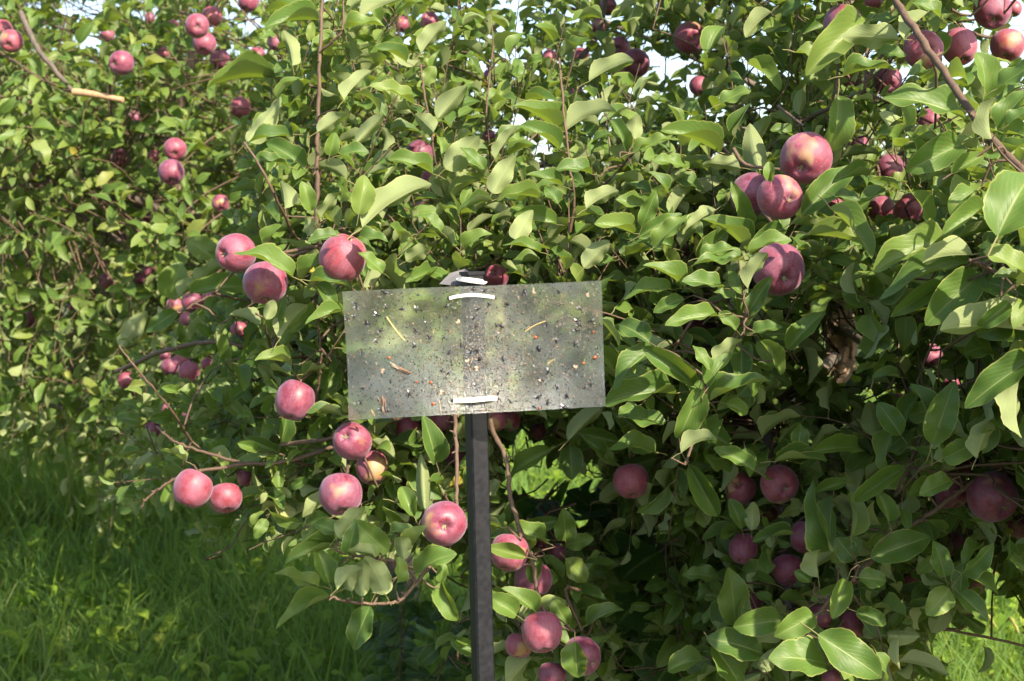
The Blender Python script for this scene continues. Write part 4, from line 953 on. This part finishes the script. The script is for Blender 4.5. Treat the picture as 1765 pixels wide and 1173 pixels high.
# ------------------------------------------------------------------ sticky insect trap on its stake
def trap():
    m, nt, out = mat('sticky_plastic'); L = nt.links.new
    tc = N(nt, 'ShaderNodeTexCoord')
    n1 = N(nt, 'ShaderNodeTexNoise', i_Scale=420.0, i_Detail=4.0); L(tc.outputs['Object'], n1.inputs['Vector'])
    n2 = N(nt, 'ShaderNodeTexNoise', i_Scale=14.0, i_Detail=3.0); L(tc.outputs['Object'], n2.inputs['Vector'])
    n3 = N(nt, 'ShaderNodeTexVoronoi', i_Scale=900.0); L(tc.outputs['Object'], n3.inputs['Vector'])
    b = N(nt, 'ShaderNodeBump', i_Strength=0.35, i_Distance=0.0012); L(mth(nt, 'ADD', n1.outputs['Fac'], mth(nt, 'MULTIPLY', n3.outputs['Distance'], 0.6)), b.inputs['Height'])
    g = N(nt, 'ShaderNodeBsdfPrincipled'); g.inputs['Transmission Weight'].default_value = 1.0; g.inputs['IOR'].default_value = 1.2
    g.inputs['Base Color'].default_value = (0.97, 0.98, 0.95, 1); g.inputs['Roughness'].default_value = 0.16
    gl = N(nt, 'ShaderNodeBsdfGlossy', i_Roughness=0.22); gl.inputs[0].default_value = (.85, .88, .9, 1); L(b.outputs[0], gl.inputs['Normal'])
    df = N(nt, 'ShaderNodeBsdfDiffuse'); df.inputs[0].default_value = (.36, .38, .32, 1)
    tl = N(nt, 'ShaderNodeBsdfTranslucent'); tl.inputs[0].default_value = (.6, .64, .55, 1)
    a = N(nt, 'ShaderNodeMixShader'); L(ramp(nt, n2.outputs['Fac'], [(0.35, (.02, .02, .02)), (.65, (.085, .085, .085))]).outputs[0], a.inputs[0]); L(g.outputs[0], a.inputs[1]); L(gl.outputs[0], a.inputs[2])
    e = N(nt, 'ShaderNodeMixShader', i_0=0.4); L(df.outputs[0], e.inputs[1]); L(tl.outputs[0], e.inputs[2])
    f = N(nt, 'ShaderNodeMixShader'); L(ramp(nt, n2.outputs['Fac'], [(0.3, (.03, .03, .03)), (.7, (.09, .09, .09))]).outputs[0], f.inputs[0])
    tp = N(nt, 'ShaderNodeBsdfTransparent'); tp.inputs[0].default_value = (.9, .92, .86, 1); a2 = N(nt, 'ShaderNodeMixShader', i_0=0.28); L(a.outputs[0], a2.inputs[1]); L(tp.outputs[0], a2.inputs[2])
    L(a2.outputs[0], f.inputs[1]); L(e.outputs[0], f.inputs[2]); L(f.outputs[0], out.inputs[0])
    PANEL = m
    POST = plain('stake_metal', (.004, .0045, .0065), .5, .22, scale=140, c2=(.012, .0125, .016))
    TIE = plain('cable_tie', (.55, .54, .51), .5, .4, scale=120, c2=(.42, .40, .36))
    TAPE = plain('grey_tape', (.07, .07, .08), .5, .3, scale=40)
    DARK = plain('insect_dark', (.008, .008, .010), .45, .35, scale=900, c2=(.018, .018, .022)); WING = plain('insect_wing', (.16, .16, .18), .4, .5, scale=500)
    ORNG = plain('beetle_orange', (.30, .07, .01), .35, .5, scale=700, c2=(.20, .04, .006)); BRN = plain('debris_brown', (.19, .11, .065), .7, .3, scale=600, c2=(.10, .055, .035))
    PALE = plain('debris_pale', (.30, .25, .18), .65, .3, scale=700, c2=(.22, .17, .12)); STRAW = plain('straw', (.62, .48, .18), .6, .3, scale=500)
    top = P(814, 469, 1.945); bot = np.array([-.0136, top[1]+.004, 0.0])
    root = empty('insect_trap', bot); tag(root, 'clear sticky plastic plate tied to a black stake, speckled with stuck insects', 'insect trap')
    def put(name, me, mats):
        o = link(name, me, mats, root); o.matrix_parent_inverse = Matrix.Translation(-root.location); return o
    # stake: square bar, two faces seen, chamfered edges, small cap
    ax = nrm(top-bot); ex = nrm(np.cross(ax, [0, 1, 0])); ey = np.cross(ax, ex)
    rot = math.radians(24); h = .0119; c = .0022
    sec = []
    for k in range(4):
        for (u, v) in ((h, h-c), (h-c, h)):
            a = k*math.pi/2; sec.append((u*math.cos(a)-v*math.sin(a), u*math.sin(a)+v*math.cos(a)))
    sec = [(x*math.cos(rot)-y*math.sin(rot), x*math.sin(rot)+y*math.cos(rot)) for x, y in sec]
    def bar(p0, p1, k, name, mt, segs=1):
        bm = bmesh.new(); rings = []
        for s in np.linspace(0, 1, segs+1):
            ctr = p0+(p1-p0)*s; rings.append([bm.verts.new(ctr+k*(ex*x+ey*y)) for x, y in sec])
        for i in range(segs):
            for j in range(8): bm.faces.new((rings[i][j], rings[i][(j+1) % 8], rings[i+1][(j+1) % 8], rings[i+1][j]))
        bm.faces.new(rings[0]); bm.faces.new(rings[-1]); bmesh.ops.recalc_face_normals(bm, faces=bm.faces)
        me = bpy.data.meshes.new(name); bm.to_mesh(me); bm.free(); return put(name, me, mt)
    bar(bot-ax*.12, top-ax*.003, 1.0, 'stake', POST, 12)
    bar(top-ax*.003, top+ax*.001, 1.14, 'stake_cap', POST)
    # plate, slightly bowed so that its lower edge swings forward
    TL, TR, BR_, BL = P(590, 502, 1.915), P(1037, 483, 1.91), P(1044, 700, 1.895), P(601, 724, 1.90)
    nor = nrm(np.cross(TR-TL, BL-TL)); nor = nor if nor[1] < 0 else -nor
    def S(u, v, off=0.0):
        p = (TL*(1-u)+TR*u)*(1-v)+(BL*(1-u)+BR_*u)*v
        return p - nor*(.012*math.sin(math.pi*v**1.25)*(1-.3*u) - .004*math.sin(math.pi*2*u)) + nor*off
    nx, ny = 40, 22; bm = bmesh.new(); gr = {}
    for s, off in ((0, 0.0), (1, -.0013)):
        for j in range(ny+1):
            for i in range(nx+1): gr[s, i, j] = bm.verts.new(S(i/nx, j/ny, off))
    for j in range(ny):
        for i in range(nx):
            bm.faces.new((gr[0, i, j], gr[0, i, j+1], gr[0, i+1, j+1], gr[0, i+1, j])); bm.faces.new((gr[1, i, j], gr[1, i+1, j], gr[1, i+1, j+1], gr[1, i, j+1]))
    for i in range(nx):
        bm.faces.new((gr[0, i, 0], gr[0, i+1, 0], gr[1, i+1, 0], gr[1, i, 0])); bm.faces.new((gr[0, i+1, ny], gr[0, i, ny], gr[1, i, ny], gr[1, i+1, ny]))
    for j in range(ny):
        bm.faces.new((gr[0, 0, j+1], gr[0, 0, j], gr[1, 0, j], gr[1, 0, j+1])); bm.faces.new((gr[0, nx, j], gr[0, nx, j+1], gr[1, nx, j+1], gr[1, nx, j]))
    bmesh.ops.recalc_face_normals(bm, faces=bm.faces)
    for f_ in bm.faces: f_.smooth = True
    for e_ in bm.edges:
        if len(e_.link_faces) == 2 and e_.calc_face_angle() > .6: e_.smooth = False
    me = bpy.data.meshes.new('plate'); bm.to_mesh(me); bm.free(); put('plate', me, PANEL)
    def uvof(x, y):
        u = (x-595)/444; v = .5
        for _ in range(6):
            u = (x-(590+11*v))/((1037+7*v)-(590+11*v)); t = 502-19*u; v = (y-t)/((724-24*u)-t)
        return u, v
    # cable ties: flat white bands in front of the plate and round the stake
    def band(pts, wid, name='cable_tie', th=.0011):
        path = smooth_path(pts, 6); n = len(path); T = nrm(np.gradient(path, axis=0)); Z = nrm(np.cross(T, nor)); Nn = np.cross(Z, T); V = []
        for k in range(n):
            for (a, b_) in ((-1, -1), (1, -1), (1, 1), (-1, 1)): V.append(path[k]+Z[k]*a*wid/2+Nn[k]*b_*th/2)
        Q = [(k*4+j, k*4+(j+1) % 4, k*4+4+(j+1) % 4, k*4+4+j) for k in range(n-1) for j in range(4)]+[(0, 1, 2, 3), tuple((n-1)*4+j for j in (3, 2, 1, 0))]
        q = QM(); q.add(V, Q); return put(name, q.mesh(name, False), TIE)
    def SP(x, y, off): return S(*uvof(x, y), off)
    band([SP(775, 514, .0005), SP(790, 511, .004), SP(815, 509, .007), SP(840, 510.5, .0045), SP(852, 512, .0005)], .0042)
    band([SP(782, 690, .0005), SP(800, 690, .005), SP(820, 689, .007), SP(842, 686.5, .005), SP(857, 686, .0005)], .0062)
    y0 = 483
    band([P(791, 479, 1.958), P(791.5, 480, 1.937), P(803, 481.5, 1.925), P(818, 483.5, 1.924), P(833, 485.5, 1.934), P(836, 485, 1.957)], .0062)
    # grey tape flap folded behind the stake's top
    q = QM(); cs = [P(802, 463, 1.975), P(776, 470, 1.97), P(757, 489, 1.965), P(785, 492, 1.965), P(806, 488, 1.96), P(812, 470, 1.965)]
    ctr = sum(cs)/6; V = []
    for off in (0, .0012):
        V += [c_+np.array([0, off, 0]) for c_ in cs]
    q.add(V, [(0, 1, 2, 3), (0, 3, 4, 5), (9, 8, 7, 6), (11, 10, 9, 6)]+[(k, 6+k, 6+(k+1) % 6, (k+1) % 6) for k in range(6)])
    put('tape_flap', q.mesh('tape_flap', False), TAPE)
    # ---- what is stuck on the plate
    g = np.random.default_rng(21)
    U_ = nrm(TR-TL); W_ = np.cross(nor, U_)
    def blob(q, c, ang, lx, ly, lz, mi, seg=8, rings=4):
        a = math.cos(ang)*U_+math.sin(ang)*W_; b_ = np.cross(nor, a); V = []
        for i in range(rings+1):
            th = math.pi*i/rings
            for j in range(seg):
                ph = j/seg*6.283; V.append(c+a*lx*math.cos(th)+b_*ly*math.sin(th)*math.cos(ph)+nor*lz*(.6+math.sin(th)*math.sin(ph)))
        Q = [(i*seg+j, i*seg+(j+1) % seg, (i+1)*seg+(j+1) % seg, (i+1)*seg+j) for i in range(rings) for j in range(seg)]
        q.add(V, Q, None, .5, mi)
    def plate(q, c, ang, l, wd, mi, lift=.0006):
        a = math.cos(ang)*U_+math.sin(ang)*W_; b_ = np.cross(nor, a)
        V = [c+nor*lift, c+a*l*.5+b_*wd*.5+nor*lift*1.8, c+a*l+nor*lift*1.4, c+a*l*.5-b_*wd*.5+nor*lift*.5]; V = V+[v+nor*.00015 for v in V]
        q.add(V, [(0, 1, 2, 3), (7, 6, 5, 4)], None, .5, mi)
    def stick(q, p0, p1, r, mi, bend=.0006):
        path = smooth_path([p0, (p0+p1)/2+nor*bend+W_*g.normal()*bend, p1], 3); tube(q, path, np.linspace(r, r*.6, len(path)), 5, mi, .5)
    MATS = [DARK, WING, ORNG, BRN, PALE, STRAW]
    cnt = [0]
    def fly(x, y, s):
        q = QM(); c = SP(x, y, .0004); ang = g.uniform(0, 6.28)
        blob(q, c, ang, s*.42, s*.22, s*.16, 0); a = math.cos(ang)*U_+math.sin(ang)*W_
        blob(q, c+a*s*.5, ang, s*.16, s*.16, s*.13, 0, 6, 3)
        for sg in (-1, 1):
            if g.random() < .8: plate(q, c, ang+math.pi+sg*g.uniform(.25, 1.1), s*g.uniform(.6, .95), s*.28, 1)
        for k in range(g.integers(2, 6)):
            t = ang+g.choice([-1, 1])*g.uniform(.9, 2.2); dv = math.cos(t)*U_+math.sin(t)*W_; stick(q, c+dv*s*.1, c+dv*s*g.uniform(.45, .8), .00018+s*.014, 0)
        put('fly', q.mesh('fly'), MATS); cnt[0] += 1
    def beetle(x, y, s, mi, nm):
        q = QM(); c = SP(x, y, .0003); ang = g.uniform(0, 6.28); blob(q, c, ang, s*.5, s*.4, s*.3, mi, 10, 6); a = math.cos(ang)*U_+math.sin(ang)*W_
        blob(q, c+a*s*.5, ang, s*.17, s*.2, s*.18, 0, 8, 3); put(nm, q.mesh(nm), MATS); cnt[0] += 1
    for x, y, s in [(929, 599, .0075), (827.5, 617, .0062), (977, 680, .0052), (758, 486+60, .003)]: beetle(x, y, s, 0, 'beetle')
    for x, y, s in [(742, 658.6, .0055), (747, 696, .0062), (669.6, 616, .0058), (1025.5, 615, .0068), (923, 580, .0058), (719, 658, .0042), (1006, 625, .0055), (1023, 571, .004), (930, 703, .0045)]: beetle(x, y, s*.8, 2, 'ladybird')
    def straw(x0, y0, x1, y1, r):
        q = QM(); stick(q, SP(x0, y0, .0012), SP(x1, y1, .0012), r, 5, .001); put('straw', q.mesh('straw'), MATS); cnt[0] += 1
    straw(667, 547, 698, 587, .00075); straw(905, 570, 941, 552, .0006); straw(943, 628, 958, 617, .0004); straw(757, 690, 762, 715, .0003)
    def wood(x0, y0, x1, y1, wd):
        q = QM(); a, b_ = SP(x0, y0, .001), SP(x1, y1, .001)
        for k in range(9):
            t = g.random()*.5; e = a+(b_-a)*t+W_*g.normal()*wd*.5+U_*g.normal()*wd*.25; stick(q, e, e+(b_-a)*g.uniform(.3, .6)+W_*g.normal()*wd*.3, wd*.28*g.uniform(.5, 1), g.choice([3, 3, 4, 0]))
        put('wood_fragment', q.mesh('wood_fragment'), MATS); cnt[0] += 1
    wood(672, 627, 722, 653, .0045); wood(660, 686, 664, 716, .0045); wood(640, 705, 646, 720, .002); wood(650, 686, 657, 696, .0022)
    def moth(x, y, s):
        q = QM(); c = SP(x, y, .0004); ang = g.uniform(0, 6.28); blob(q, c, ang, s*.4, s*.12, s*.12, 3)
        for sg in (-1, 1): plate(q, c, ang+math.pi+sg*.5, s*.9, s*.5, 4)
        put('moth', q.mesh('moth'), MATS); cnt[0] += 1
    for x, y, s in [(825, 633, .007), (806, 624, .006), (764, 676, .0065), (655, 637, .007), (792, 556, .006), (992, 634, .006), (933, 657, .0055), (918, 504, .0055), (1010, 508, .006)]: moth(x, y, s)
    for x, y in [(773.5, 514.5), (853.5, 512), (780.5, 690.5), (858.5, 686)]:
        q = QM(); blob(q, SP(x, y, .0002), g.uniform(0, 3), .0026, .002, .0004, 0, 10, 4); put('tie_hole', q.mesh('tie_hole'), MATS); cnt[0] += 1
    fl = [(610,521),(597,546),(613,523),(609,544),(651,540),(662,508),(697,533),(664,528),(739,582),(655,568),(715,596),(646,588),(632,558),(638,556),(671,657),(823,602),(812,605),(815,500),(834,499),(818,546),(997,551),(1021,550),(958,584),(857,562),(867,562),(875,523),(990,590),(962,500),(1018,660),(930,681),(920,700),(946,637),(975,700),(963,665),(621,694),(704,680)]
    for (x, y) in fl: fly(x+g.normal()*1.5, y+g.normal()*1.5, g.uniform(.0055, .009))
    while cnt[0] < 99:
        u, v = g.uniform(.03, .97), g.uniform(.05, .95); x = 590+447*u; y = 492+20*(.5-u)+222*v
        fly(x, y, g.uniform(.004, .0075))
    # countless specks, hairs and wing scraps in the glue
    q = QM()
    for k in range(5200):
        u, v = g.uniform(.01, .99), g.uniform(.015, .985)
        if g.random() < .35: u = np.clip(.5+g.normal()*.16, .02, .98); v = np.clip(.6+g.normal()*.2, .02, .98)
        c = S(u, v, .0002); t = g.random(); mi = int(g.choice([0, 0, 0, 0, 1, 3, 3, 4, 4])) if u > .5 else int(g.choice([0, 0, 0, 0, 0, 0, 1, 3, 3, 4]))
        if t < .45: blob(q, c, g.uniform(0, 6.28), g.uniform(.0004, .0016), g.uniform(.0003, .0009), .0004, mi, 5, 3)
        elif t < .8:
            a = g.uniform(0, 6.28); dv = math.cos(a)*U_+math.sin(a)*W_; l = g.uniform(.001, .0042); stick(q, c, c+dv*l+nor*.0004, g.uniform(.00012, .0003), mi, .0004)
        else: plate(q, c, g.uniform(0, 6.28), g.uniform(.0012, .0032), g.uniform(.0006, .0014), int(g.choice([1, 3, 4, 4])), .0004)
    tag(put('stuck_debris', q.mesh('stuck_debris'), MATS), kind='stuff')
trap()
